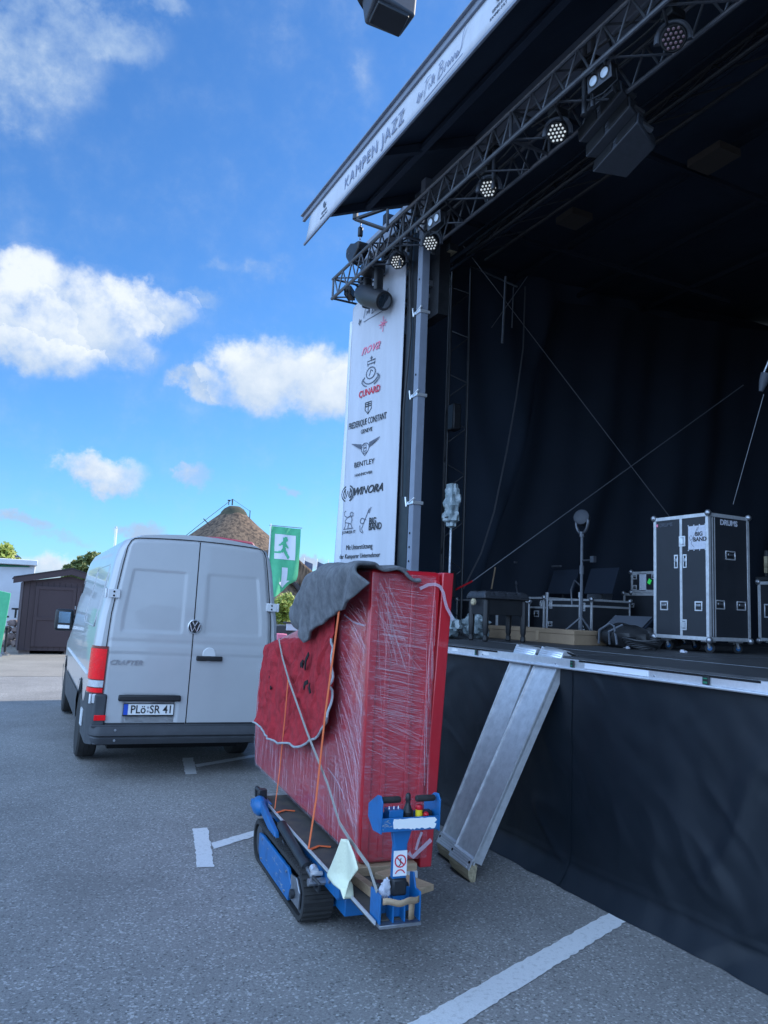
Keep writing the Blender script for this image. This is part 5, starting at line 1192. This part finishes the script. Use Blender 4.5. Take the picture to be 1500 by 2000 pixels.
# stretch film: thin glossy skin + creases
fm_ = bpy.data.materials.new('stretch_film'); fm_.use_nodes = True; t = fm_.node_tree; b = t.nodes['Principled BSDF']
b.inputs['Base Color'].default_value = (.62,.55,.66,1); b.inputs['Roughness'].default_value = .18
tcn = t.nodes.new('ShaderNodeTexCoord'); mp = t.nodes.new('ShaderNodeMapping'); mp.inputs['Scale'].default_value = (2.2,1.6,30); mp.inputs['Rotation'].default_value = (.30,-.20,0); t.links.new(tcn.outputs['Object'], mp.inputs[0])
n = t.nodes.new('ShaderNodeTexNoise'); n.inputs['Scale'].default_value = 5; n.inputs['Detail'].default_value = 7; n.inputs['Roughness'].default_value = .7; n.inputs['Distortion'].default_value = .4; t.links.new(mp.outputs[0], n.inputs[0])
r = t.nodes.new('ShaderNodeMapRange'); r.inputs[1].default_value = .50; r.inputs[2].default_value = .78; r.inputs[3].default_value = .06; r.inputs[4].default_value = .50; t.links.new(n.outputs[0], r.inputs[0]); t.links.new(r.outputs[0], b.inputs['Alpha'])
bp = t.nodes.new('ShaderNodeBump'); bp.inputs['Strength'].default_value = .9; bp.inputs['Distance'].default_value = .01; t.links.new(n.outputs[0], bp.inputs['Height']); t.links.new(bp.outputs[0], b.inputs['Normal'])
MT['film'] = fm_
mat('film_crease', (.72,.62,.68), .25, alpha=.30); mat('film_white', (.66,.6,.7), .3, alpha=.35)
def skin(u, v):
    x = u*.38; z = 1.5*v; rg = 1-min(1,abs(noise.noise(Vector((x*3.0, (z+x*.22)*17, 3))))*4)
    rg2 = 1-min(1,abs(noise.noise(Vector(((x-z*.1)*16, z*1.6, 9))))*4)
    return Vector((r0p-.002+(r1p-.05-r0p)*u, -.036-.006*rg*(.3+max(0,noise.noise(Vector((x*5,z*2,4)))+.3))-.004*rg2*max(0,noise.noise(Vector((x*4,z*3,14)))+.2)-.004*math.sin(u*math.pi), .02+1.50*v))
fs = MB().grid(skin, 60, 240)
fs.build('stretch_film', 'film', PN)
def outz(s_):
    for (a, b) in zip(outl[1:], outl[2:]):
        if a[0] <= s_ <= b[0]: return a[1]+(b[1]-a[1])*(s_-a[0])/max(1e-6,b[0]-a[0])
    return .5
def skin2(u, v):
    s_ = 2.6*u; z = (outz(max(0,s_-.03))-.03)*v; q = s_*1.0+z*(.9 if s_ < .5 else .08)
    rg = 1-min(1,abs(noise.noise(Vector((q*13, (z-s_*.6)*1.6, 5))))*4)
    return Vector((r0p-.010-.008*rg*(.25+max(0,noise.noise(Vector((s_*3,z*2,8)))+.3))-.003*math.sin(v*11+u*17), -.03+s_, .015+z))
MB().grid(skin2, 300, 90).build('stretch_film', 'film', PN)
random.seed(11)
cr = MB()
def streak(a, b, w, nrm, mb=cr, seg=4, wav=.0015):
    a = Vector(a); b = Vector(b); pts = [a+(b-a)*i/seg for i in range(seg+1)]
    n_ = Vector(nrm); q = n_.cross((b-a).normalized())
    pts = [p+q*random.uniform(-wav,wav)*(1 if 0 < i < seg else 0) for i, p in enumerate(pts)]; mb.band(pts, w, nrm, .0006)
xr = r1p-.10
for k in range(210):    # front: nearly level creases falling to the right
    z = random.choice([random.uniform(.5,1.5), random.uniform(.62,1.25)]); x0_ = random.uniform(r0p+.005, r0p+.16); x1_ = min(xr, x0_+random.uniform(.06,.30)); sl_ = -.10-.16*(1.5-z)+random.gauss(0,.02)
    if z < .75: sl_ -= .18
    streak((x0_,-.042,z),(x1_,-.042,z+(x1_-x0_)*sl_), random.choice([.0006,.0009,.0009,.0014,.0022]), (0,-1,0))
for k in range(30):     # front: fan from the upper left corner
    a = random.uniform(-85,-40); l = random.uniform(.12,.5); p = Vector((r0p+random.uniform(.01,.10),-.043,random.uniform(1.25,1.5))); streak(p,(min(xr,p.x+l*math.cos(R_(a))),-.043,p.z+l*math.sin(R_(a))), random.choice([.0007,.001,.0018]), (0,-1,0))
for k in range(14):
    z = random.uniform(.55,1.4); x = random.uniform(r1p-.10,r1p-.05); streak((x,-.042,z),(x+.006,-.042,z-random.uniform(.1,.35)), .002, (0,-1,0))
for k in range(170):    # left face near the front: fans running up to the right
    s_ = random.uniform(.02,.45); z = random.uniform(.2,1.40); l = random.uniform(.10,.42); a = 95-65*(1.35-z)/1.2*random.uniform(.6,1.1)+random.gauss(0,6)
    a = R_(180-a*.0+0) if False else R_(62-42*min(1,max(0,(z-.3)/.9))+random.gauss(0,5))
    p = Vector((r0p-.015, s_, z)); q = Vector((r0p-.015, max(.0,s_-l*math.cos(a)*1.1), z-l*math.sin(a)*(-1))) if False else Vector((r0p-.015, max(.0,s_-l*math.cos(a)), max(.02,z-l*math.sin(a)*(1 if z > .35 else .3))))
    streak(p, q, random.choice([.0008,.0012,.0012,.002,.0032]), (-1,0,0))
for k in range(120):     # lower left face: upright creases below the red blanket
    s_ = random.uniform(.3,2.55); z1 = random.uniform(.1,.55); z0q = max(.02, z1-random.uniform(.08,.4)); streak((r0p-.014,s_,z1),(r0p-.014,s_+random.uniform(-.03,.03),z0q), random.choice([.001,.0015,.003,.006]), (-1,0,0))
cr.build('film_crease', 'film_crease', PN, smooth=False)
def pth(pts, w, nrm, plane):
    P_ = [toP(cpl(px, py, **plane)) for px, py in pts]
    P_ = [p+Vector(nrm)*.05*0 for p in P_]; MB().band(P_, w, nrm, .001).build('film_roll_edge', 'film_white', PN, smooth=False)
pth([(820,1150),(836,1142),(850,1141),(860,1146),(866,1158),(869,1174),(873,1188),(880,1200),(885,1212)], .018, (0,-1,0), dict(s=.545))
pass
pth([(798,1665),(806,1674),(842,1640)], .022, (0,-1,0), dict(s=.545)); pth([(812,1660),(818,1640),(824,1625)], .014, (0,-1,0), dict(s=.546)); pth([(776,1650),(768,1655),(768,1668)], .014, (0,-1,0), dict(s=.547))
pth([(672,1200),(690,1215),(712,1222)], .010, (-1,0,0), dict(r=.10)); pth([(640,1500),(655,1520),(668,1545),(672,1560)], .006, (-1,0,0), dict(r=.10))

# ------------------------------------------------------------------ red blanket on the left face
rbp = dict(top=[(525,1250),(548,1243),(590,1240),(612,1195),(640,1165),(662,1150)], bot=[(508,1410),(530,1436),(552,1451),(592,1456),(628,1446),(657,1400)])
LB = [cpl(px, py, r=.10) for px, py in rbp['top']]; BB = [cpl(px, py, r=.09) for px, py in rbp['bot']]
def interp(Ls, u):
    i = u*(len(Ls)-1); k = min(len(Ls)-2, int(i)); t_ = i-k; t_ = t_*t_*(3-2*t_)*.4+t_*.6; return Ls[k]*(1-t_)+Ls[k+1]*t_
def redb(u, v):
    p = interp(BB, u)*(1-v)+interp(LB, u)*v
    w = .026*noise.noise(Vector((p.y*4.5-p.z*1.5, p.z*2.2, 2)))+.016*noise.noise(Vector((p.y*9-p.z*5, p.z*6, 5)))+.016*(1-abs(noise.noise(Vector((p.y*3+p.z*2.5,p.z*2-p.y,9))))*6 if abs(noise.noise(Vector((p.y*3+p.z*2.5,p.z*2-p.y,9)))) < .166 else 0)+.004*noise.noise(Vector((p.y*28,p.z*28,1)))+.022*math.sin((p.y-1.0)*9+p.z*2.4)*max(0,1-(p.y-.9)/1.1)*.7
    ed = .025*(noise.noise(Vector((u*7,0,3))))*(1-v)**6
    x = .092-.018-abs(w)*1.3-.012*max(0,1-v*6)
    if v > .93: x += (v-.93)/.07*.10
    return Vector((x, p.y, p.z+ed))
cthing_mesh('red_blanket', MB().grid(redb, 170, 150), 'blanket_red', 'worn red packing blanket draped over the left flank of the wrapped piano', 'blanket', solid=.006)
# hem as its own grey edging inside the same thing
RBK = [o for o in bpy.data.objects if o.name.startswith('red_blanket')][0]
hemp = [redb(i/60, 0)+Vector((-.006,0,0)) for i in range(61)]+[redb(1, i/30)+Vector((-.006,-.0,0)) for i in range(1,19)]
m3 = Matrix.Rotation(AZ,3,'Z'); inv = m3.inverted(); offc = inv@(RBK.location-Vector(CO))
MB().path([p-offc for p in hemp], .0075, 6).build('hem', 'piping', RBK)
for (px, py, ln, a) in ((600,1292,.13,55),(590,1300,.06,10),(598,1338,.10,30),(606,1345,.06,-60),(528,1325,.02,0),(530,1345,.02,0),(592,1297,.05,80)):
    p = cpl(px, py, r=.045); d = Vector((0, -math.cos(R_(a)), math.sin(R_(a)))); MB().band([p-d*ln/2-offc, p+Vector((-.006,.0,.01))-offc, p+d*ln/2-offc], .026, (-1,0,0), .006).build('torn_hole', 'gap', RBK)
# ------------------------------------------------------------------ grey blanket thrown over the top
GBt = [(598,1185),(612,1150),(630,1122),(652,1106),(690,1102),(735,1101)]
GBb = [(591,1218),(598,1240),(604,1256),(616,1243),(632,1224),(650,1210),(668,1196),(690,1186),(712,1166),(736,1140)]
LT = [cpl(px, py, r=.12) for px, py in GBt]; LBt = [cpl(px, py, r=.05) for px, py in GBb]
def greyb(u, v):
    # u along piano (far -> near), v: 0 = hanging hem on the left, .5 = top edge, 1 = back side
    a = interp(LBt, u); t_ = interp(LT, u)
    if v < .55:
        k = v/.55; z = a.z+(t_.z-a.z)*math.sin(k*math.pi/2)**.9; y = a.y+(t_.y-a.y)*k; x = .05-.055*math.sin(k*math.pi)*.9+.07*k**3
    else:
        k = (v-.55)/.45; z = t_.z-.015*math.sin(k*9)-.06*k; y = t_.y; x = .12+(.42-.12)*k
    q_ = y*1.0+z*.75; fold = (.034*noise.noise(Vector((q_*4.2,z*.8,3)))*2+.018*math.sin(q_*13+3.5*noise.noise(Vector((y*2.5,z*2.5,0)))))*(1-.35*math.sin(min(1,v*1.8)*math.pi))+.014*noise.noise(Vector((y*9+z*5, z*5, x*6)))
    return Vector((x-abs(fold)*1.1-(.02 if v < .5 else .0), y, z+fold*(.12 if v < .45 else .35)))
cthing_mesh('grey_blanket', MB().grid(greyb, 100, 110), 'blanket_grey', 'heavy dark grey blanket thrown over the top corner of the wrapped piano', 'blanket', solid=.016)
# tail of the blanket lying across the near top edge
LT2 = [cpl(px, py, s=.56) for px, py in ((735,1104),(775,1104),(800,1106),(828,1114))]
def gb2(u, v): 
    p = interp(LT2, u); return Vector((p.x, p.y+.06+v*.35, p.z-.014+.010*math.sin(u*5+v*7)-.012*u*v))
cthing_mesh('folded_blanket', MB().grid(gb2, 30, 30), 'blanket_grey', 'edge of a grey blanket lying flat along the top right of the wrapped piano', 'blanket', solid=.016)
# ------------------------------------------------------------------ straps
def cstrap(name, pts, w, mt, label, r_=.052):
    mb = MB(); mb.band([cpl(px, py, r=rr) for (px, py, rr) in pts], w, (-1,0,0), .003); return cthing_mesh(name, mb, mt, label, 'strap', 'straps lashing the piano to the carrier')
cstrap('ratchet_strap', [(663,1190,.02),(655,1250,.035),(635,1400,.04),(618,1560,.04),(603,1658,-.018)], .026, 'strap_orange', 'broad orange strap running from the grey blanket down to the platform edge')
cstrap('ratchet_strap', [(563,1328,.028),(557,1400,.03),(547,1500,.05),(537,1580,-.018)], .018, 'strap_orange', 'narrow orange strap at the rear half of the piano below the grey strap crossing')
cstrap('web_strap', [(545,1248,.04),(552,1285,.034),(565,1330,.026),(600,1430,.03),(640,1530,.07),(664,1608,.06),(684,1640,.0),(720,1690,-.02),(737,1742,-.012)], .022, 'strap_grey', 'long grey strap crossing the red blanket diagonally down to the front of the carrier')
for (a_, b_, lb) in (((606,1655),(655,1652),'short orange strap lying across the platform by the broad orange strap'), ((541,1578),(583,1572),'short orange strap lying across the platform near the rear pivot')):
    p0, p1 = cpl(*a_, r=-.01), cpl(*b_, r=.12); p0.z = p1.z = .356; p1.x = .12; p1.y = p0.y+.02
    cthing_mesh('strap_end', MB().band([p0,(p0+p1)/2+Vector((0,.03,.004)),p1], .022, (0,0,1), .003), 'strap_orange', lb, 'strap', 'straps lashing the piano to the carrier')
# ================================================================== BACKGROUND
# shed
SY = 25.2
sx0, sx1 = ony(32,1277,SY).x, ony(32,1277,SY).x+2.9
t = thing('wooden_shed', 'dark brown wooden shed with double doors and a shallow pitched roof, beyond the van', 'shed', ((sx0+sx1)/2,SY,0), R_(0))
hw = (sx1-sx0)/2; zE, zR = 2.12, 2.36; pkx = ony(140,1116,SY).x-(sx0+sx1)/2
MB().prism([(-hw,.10),(hw,.10),(hw,zE-.2),(pkx,zR-.02),(-hw,zE)], (0,0,0), X, Z, (0,3.2,0)).build('wall', 'shed_wood', t)
MB().prism([(-hw-.28,zE-.07),(pkx,zR+.02),(hw+.28,zE-.25),(hw+.28,zE-.08),(pkx,zR+.20),(-hw-.28,zE+.10)], (0,-.18,0), X, Z, (0,.05,0)).build('barge_board', 'shed_wood', t)
MB().prism([(-hw-.28,zE+.101),(pkx,zR+.201),(hw+.28,zE-.079),(hw+.28,zE-.05),(pkx,zR+.23),(-hw-.28,zE+.13)], (0,-.2,0), X, Z, (0,3.6,0)).build('roof', 'felt_roof', t)
for k, (a, b) in enumerate(((-hw+.35,.03),(.05,hw-.55))):
    d = MB(); d.box((a,-.03,.22),(b,-.002,zE-.12)).build('door', 'shed_wood', t)
    MB().box((a,-.05,.22),(a+.09,-.031,zE-.12)).box((b-.09,-.05,.22),(b,-.031,zE-.12)).box((a+.09,-.05,1.0),(b-.09,-.031,1.09)).box((a+.09,-.05,zE-.21),(b-.09,-.031,zE-.12)).build('door_batten', 'shed_wood', t)
MB().box((.02,-.06,1.35),(.05,-.05,1.45)).build('handle', 'steel', t)
pm_ = MB()
for k in range(18): pm_.box((-hw+.02+k*.162,-.0015,.12),(-hw+.03+k*.162,.0,zE-.0))
pm_.build('plank_gap', 'gap', t)
for x in (-hw+.2,0,hw-.2): MB().box((x-.15,.1,0.0),(x+.15,3.0,.10)).build('footing', 'stone', t)
# white truck / stall with lettering
p = ony(0,1140,30); q = ony(46,1250,30)
t = thing('market_stall', 'white stall trailer with green awning stripe and black lettering at the left edge', 'stall', (-1.6,30,0))
MB().box((-3.5,0,.35),(q.x+1.6+.15,2.4,2.75)).build('body', 'render_white', t, bev=.03); MB().box((-3.6,-.25,2.76),(q.x+1.8,2.5,2.95)).build('roof', 'white_paint', t, bev=.02)
MB().prism([(-3.5,2.45),(q.x+1.55,2.70),(q.x+1.55,2.74),(-3.5,2.74)], (0,-.02,0), X, Z, (0,.018,0)).build('stripe', 'awning_green', t)
a = ony(11,1196,29.99); b = ony(39,1200,29.99)
text('WELT', .47, 'ink', t, (b.x+1.6,-.006,(a.z+b.z)/2), X, Z, bold=.008, spacing=1.25, align='RIGHT')
for x in (-2.6,-.2): MB().lathe([(.3,-.1),(.34,-.08),(.34,.08),(.3,.1)], (x,.3,.34), X, 20).build('wheel', 'rubber', t)
t = thing('green_banner_stand', 'pale green upright banner stand cut by the left edge of the photo', 'banner', (ony(0,1240,24).x-.25,24,0))
MB().prism([(-.35,.05),(.30,.05),(.42,1.75),(-.35,1.9)], (0,0,0), X, Z, (0,.03,0)).build('panel', 'flag_green', t, bev=.01); MB().box((-.3,-.15,0),(.35,.2,.05)).build('foot', 'steel', t)
p = ony(9,1275,24.5)
t = thing('bollard', 'slim black post on a pale foot in front of the stall', 'bollard', (p.x,24.5,0)); MB().tube((0,0,.08),(0,0,.75),.035,10).lathe([(.05,0),(.055,.05),(.03,.08)], (0,0,.72), Z, 10).build('post', 'black_metal', t); MB().lathe([(.14,0),(.14,.05),(.05,.1)], (0,0,0), Z, 14).build('foot', 'steel', t)
# rubble wall
random.seed(5); rw = MB()
a = ony(16,1270,28.5)
for r_ in range(4):
    for k in range(6): rw.blob((a.x-.1+k*.30+(r_%2)*.15, 28.5, .12+r_*.22), .17,.14,.12, 5, .5, k+r_*9)
top('stone_wall', rw, 'stone', 'low wall of rounded reddish boulders left of the shed', 'wall', loc=(a.x+.6,28.5,0))
# foliage
def tree(name, label, loc, h, crown, mt, nleaf, seed, trunk=True, group=None, leaf=.12, cat='tree'):
    random.seed(seed); t = thing(name, label, cat, loc, 0, group); rx, ry, rz_ = crown
    cz = h-rz_
    if trunk:
        tm = MB().tube((0,0,0),(0.05,0,cz),.12*h/5,8,.06*h/5)
        for k in range(7): a = k*.9; tm.tube((.04,0,cz*.7+k*.05),(rx*.6*math.cos(a),ry*.6*math.sin(a),cz+rz_*random.uniform(-.3,.6)),.04*h/5,6,.012)
        tm.build('trunk', 'bark', t)
    cl = []
    for k in range(26):
        d = Vector((random.gauss(0,1),random.gauss(0,1),random.gauss(0,1))).normalized()*random.uniform(.35,.85); cl.append((Vector((d.x*rx,d.y*ry,cz+d.z*rz_)), random.uniform(.22,.42)*min(rx,rz_)))
    mb = MB()
    for k in range(nleaf):
        c, r_ = random.choice(cl); d = Vector((random.gauss(0,1),random.gauss(0,1),random.gauss(0,1))).normalized()*r_*random.uniform(.6,1.25); p = c+d
        a = Vector((random.gauss(0,1),random.gauss(0,1),random.gauss(0,1))).normalized(); b = a.orthogonal().normalized(); s_ = leaf*random.uniform(.6,1.3)
        mb.v += [p-a*s_, p+b*s_*.5, p+a*s_, p-b*s_*.5]; n_ = len(mb.v); mb.f.append([n_-4,n_-3,n_-2,n_-1])
    me = bpy.data.meshes.new('crown'); me.from_pydata([tuple(v) for v in mb.v], [], mb.f); me.materials.append(MT[mt]); o = bpy.data.objects.new('crown', me); COL.objects.link(o); o.parent = t; return t
p = ony(0,1110,46); tree('leafy_tree', 'light green leafy tree rising behind the stall at the left edge', (p.x-.1,46,0), 4.35, (1.3,1.3,1.3), 'leaf_light', 6000, 2, leaf=.16)
for k, (px, h) in enumerate(((140,3.9),(158,4.2),(176,4.6),(190,4.3))):
    p = ony(px,1105,44); tree('pine_tree', ['spiky dark evergreen top leftmost above the shed roof','spiky dark evergreen top second from the left above the shed roof','tallest spiky evergreen top between the shed roof and the van','spiky evergreen top nearest the van side'][k], (p.x,44,0), h, (.55,.55,1.6), 'leaf_dark', 2600, 20+k, group='evergreens behind the shed', leaf=.13)
p = ony(563,1200,30); tree('round_bush', 'bright green round bush right of the van under the exit flag', (p.x,30,0), 2.25, (.72,.72,.72), 'leaf_light', 5200, 33, leaf=.07, cat='bush')
# thatched house
HY = 48.0
pk = ony(458,988,HY)
t = thing('thatched_house', 'house with a tall conical brown thatched roof and small chimney pole, behind the van', 'house', (pk.x,HY,0))
def cone(u, v):
    a = -math.pi+2*math.pi*u; rr = 6.6*(1-v)**1.0; z = 2.2+(pk.z-.15-2.2)*v
    ex = 1.0+(1.3 if math.sin(a) > 0 else 0)
    rr += .18*noise.noise(Vector((math.cos(a)*3,math.sin(a)*3,v*4)))*(1-v)
    return Vector(((rr+.32)*math.cos(a), (rr+.35)*math.sin(a)*ex, z+.08*noise.noise(Vector((a*3,v*5,0)))))
MB().grid(cone, 64, 20).build('thatch_roof', 'thatch', t)
MB().lathe([(.95,-.62),(.80,-.30),(.62,-.08),(.36,.08),(0.0001,.12)], (0,0,pk.z-.13), Z, 20).build('ridge_cap', 'thatch_moss', t)
MB().lathe([(4.4,0),(4.4,2.6)], (0,0,0), Z, 24).build('wall', 'render_white', t)
a = ony(461,972,HY-1); b = ony(453,987,HY-1)
MB().tube((a.x-pk.x,-.2,pk.z),(a.x-pk.x,-.2,a.z),.045).tube((b.x-pk.x,-.2,pk.z),(b.x-pk.x,-.2,pk.z+.25),.03).box((b.x-pk.x-.07,-.27,pk.z+.25),(b.x-pk.x+.07,-.13,pk.z+.32)).build('roof_pole', 'black_metal', t)
q1 = ony(402,1015,HY-2); q2 = ony(380,1040,HY-3)
wm = MB().tube((a.x-pk.x,-.2,a.z),(q1.x-pk.x,-2.0,q1.z),.018,5).tube((q1.x-pk.x,-2,q1.z),(q2.x-pk.x-1.2,-3,q2.z-.9),.018,5).tube((q1.x-pk.x-.15,-2,q1.z+.05),(q1.x-pk.x+.25,-2,q1.z-.3),.03,5)
q3 = ony(492,1009,HY); wm.tube((q3.x-pk.x,.5,q3.z-.6),(q3.x-pk.x,.5,q3.z+.45),.03,5).tube((a.x-pk.x,-.2,a.z),(q3.x-pk.x,.5,q3.z+.4),.012,4); wm.build('lightning_wire', 'black_metal', t)
# second thatched gable
t = thing('thatched_gable', 'thatched gable wing with white wall and dark barge board, right of the exit flag', 'house', (ony(590,1180,42).x,42,0))
g0 = lambda px, py, y=42: ony(px, py, y)-t.location
A1, A2, A3, A4 = g0(572,1083), g0(612,1118), g0(618,1130), g0(600,1186)
A5 = g0(540,1110); A0 = g0(536,1070)
rfm = MB(); 
pl_ = [(A0.x,A0.z),(A1.x,A1.z),(A2.x,A2.z),(A3.x,A3.z),(g0(608,1160).x,g0(608,1160).z),(A4.x,A4.z),(g0(584,1155).x,g0(584,1155).z),(g0(566,1130).x,g0(566,1130).z),(A5.x-1,A5.z)]
rfm.prism(pl_, (0,-.2,0), X, Z, (0,4.5,0)).build('thatch_roof', 'thatch', t, bev=.15, seg=3)
bb = MB(); p0, p1, p2 = g0(566,1130), g0(584,1155), g0(599,1184); bb.path([p0-Vector((.0,.35,0)),p1-Vector((0,.35,.05)),p2-Vector((0,.35,.05))], .13, 6); bb.build('barge_board', 'felt_roof', t)
ct = MB(); 
for dx in (0,.14,.3): ct.path([g0(606,1118)+Vector((dx,-.35,0)), g0(602,1140)+Vector((dx,-.4,0)), g0(600,1165)+Vector((dx*.4,-.35,0))], .05, 5)
ct.build('corner_roll', 'thatch', t)
MB().prism([(A5.x-3,-.0),(g0(604,1210).x,0),(g0(604,1210).x,g0(604,1210).z+.2),(p2.x,p2.z),(p1.x,p1.z),(p0.x,p0.z),(A5.x-3,A5.z)], (0,.4,0), X, Z, (0,3.0,0)).build('wall', 'render_white', t)
# red tent strip above the van roof
p0, p1 = ony(352,1046,27), ony(505,1058,27)
t = thing('red_canopy', 'low dark red canopy top just showing above the van roof', 'canopy', ((p0.x+p1.x)/2,27,0))
w = (p1.x-p0.x)/2+.1; zc_ = (p0.z+p1.z)/2-.07
MB().prism([(-w-.1,zc_-.45),(-w+.2,zc_+.06),(0,zc_+.13),(w-.3,zc_+.04),(w+.1,zc_-.45)], (0,0,0), X, Z, (0,3,0)).build('cloth_top', 'red_roof_bar', t, bev=.06)
for x in (-w,w): MB().tube((x,.1,0),(x,.1,zc_-.4),.04).build('leg', 'steel', t)
p = ony(227,1032,33); t = thing('white_mast', 'short white pole tip rising just left above the van roof', 'mast', (p.x,33,0)); MB().tube((0,0,0),(0,0,p.z),.05).build('pole', 'white', t); MB().lathe([(.06,0),(.03,.08)], (0,0,p.z), Z, 8).build('cap', 'steel', t)
# exit flag
FY = 24.0
t0 = ony(529,1026,FY); t1 = ony(583,1028,FY); bt = ony(565,1172,FY)
t = thing('exit_flag', 'green flag with a white emergency exit figure and arrow on a white pole', 'flag', (t0.x,FY,0))
MB().tube((0,0,0),(0,0,t0.z+.05),.022,8).build('pole', 'white', t)
MB().tube((-.05,0,t0.z),(t1.x-t0.x+.13,0,t0.z-.0),.012,6).build('crossbar', 'steel', t)
fwid = (t1.x-t0.x)*1.06; fh = t0.z-bt.z
def flg(u, v, o=0):
    z = t0.z-.02-fh*v; w = fwid*(1-.03*v)*(1-max(0,v-.62)**1.5*1.6*u)
    x = .02+w*u+.06*v; zz = z-(u*.02)
    if v > .72: zz = z+fh*(v-.72)*u*.75
    return Vector((x, .07*math.sin(u*5+v*4)*v+.03*math.sin(u*11+v*3)-o, zz))
MB().grid(lambda u,v: flg(u,v), 20, 40).build('cloth', 'flag_green', t)
def onflag(poly, name, mt, o=.008):
    mb = MB()
    # fine raster of the shape so that it follows the cloth
    n = 26; xs = [p_[0] for p_ in poly]; ys_ = [p_[1] for p_ in poly]
    def inside(x, y):
        c = False; j = len(poly)-1
        for i in range(len(poly)):
            if (poly[i][1] > y) != (poly[j][1] > y) and x < (poly[j][0]-poly[i][0])*(y-poly[i][1])/(poly[j][1]-poly[i][1])+poly[i][0]: c = not c
            j = i
        return c
    du = (max(xs)-min(xs))/n; dv = (max(ys_)-min(ys_))/n
    for i in range(n):
        for j in range(n):
            u, v = min(xs)+du*i, min(ys_)+dv*j
            if inside(u+du/2, v+dv/2): mb.add([flg(u,v,o),flg(u+du,v,o),flg(u+du,v+dv,o),flg(u,v+dv,o)], [(0,1,2,3)])
    mb.build(name, mt, t)
onflag([(.14,.10),(.84,.10),(.84,.44),(.14,.44)], 'sign_panel', 'banner_pale')
onflag([(.40,.14),(.56,.13),(.58,.18),(.50,.21),(.62,.27),(.60,.29),(.50,.26),(.52,.31),(.66,.40),(.60,.43),(.44,.34),(.30,.36),(.14,.36),(.14,.335),(.32,.33),(.40,.29),(.40,.24),(.30,.26),(.26,.25),(.40,.19)], 'running_figure', 'flag_green', .014)
onflag([(.40,.55),(.60,.55),(.60,.74),(.72,.74),(.52,.90),(.30,.78),(.40,.76)], 'arrow', 'banner_pale')
# dark event flags right
for k, (px, py) in enumerate(((594,1092),(619,1094),(641,1096))):
    p = ony(px,py,52); t = thing('event_flag', ['dark event flag on a white pole, leftmost behind the thatched gable','dark event flag on a white pole, middle one behind the thatched gable','dark event flag on a white pole, nearest the sponsor banner'][k], 'flag', (p.x,52,0), 0, 'dark event flags beyond the gable')
    MB().tube((0,0,0),(0,0,p.z+.1),.04,6).build('pole', 'white', t)
    MB().grid(lambda u,v: Vector((.04+.62*u, .06*math.sin(u*5+v*3), p.z-.08-2.2*v-.22*u)), 8, 10).build('cloth', 'flag_dark', t)
    MB().grid(lambda u,v: Vector((.16+.40*u, .06*math.sin((.2+u*.6)*5+(.1+v*.7)*3)-.02, p.z-.5-1.2*v-.22*(.2+u*.6))), 6, 6).build('flag_mark', 'bunting', t)
p = ony(21,1072,50); t = thing('event_flag', 'single grey blue event flag on a white pole above the left tree', 'flag', (p.x,50,0)); MB().tube((0,0,0),(0,0,p.z+.1),.04,6).build('pole', 'white', t)
MB().grid(lambda u,v: Vector((.04+.58*u-.12*v*u, .06*math.sin(u*5+v*3), p.z-.05-1.35*v-.45*u*(1-.3*v))), 8, 10).build('cloth', 'flag_dark', t)
# distant thatched roof left
p = ony(34,1095,70); t = thing('distant_roof', 'far brown roof slope between the left tree and the shed', 'house', (p.x,70,0))
MB().prism([(-2.5,3.2),(-.2,p.z+.05),(2.0,3.2)], (0,0,0), X, Z, (0,6,0)).build('roof', 'thatch', t); MB().box((-2.2,.2,0),(1.8,5.8,3.19)).build('wall', 'render_white', t)
# low booths to the right of the van
p = ony(565,1245,22)
t = thing('sales_booth', 'low dark booth with a pale square window right of the van', 'booth', (p.x,22,0))
MB().box((-.75,0,0),(1.2,1.2,ony(560,1222,22).z)).build('body', 'grey_plastic', t, bev=.02)
a, b = ony(561,1218,21.9), ony(590,1232,21.9)
MB().box((a.x-p.x,-.08,b.z),(b.x-p.x,-.02,a.z)).build('window', 'label_paper', t); MB().box((a.x-p.x-.03,-.10,a.z+.001),(b.x-p.x+.03,.2,a.z+.05)).build('lid', 'felt_roof', t)
t = thing('pink_crate', 'small pale pink box at the foot of the booth', 'box', (ony(551,1241,21).x,21,0)); MB().box((-.15,0,0.0),(.15,.3,ony(551,1238,21).z)).build('side', 'ink_pink', t, bev=.02)
for (x, y, w, h, lb, c) in ((-16,85,14,7,'far pale building on the left horizon','render_white'),(30,110,40,6,'far dark hedge like row on the horizon','leaf_dark')):
    pass
# hedge line far away so the horizon is closed
def hedge(u, v): return Vector((-60+130*u, 95+3*math.sin(u*30), 3.2*v*(1+.35*noise.noise(Vector((u*45,v,0)))+.2*noise.noise(Vector((u*190,v*3,0))))))
tag(MB().grid(hedge, 600, 4).build('far_hedge', 'leaf_dark'), kind='stuff')
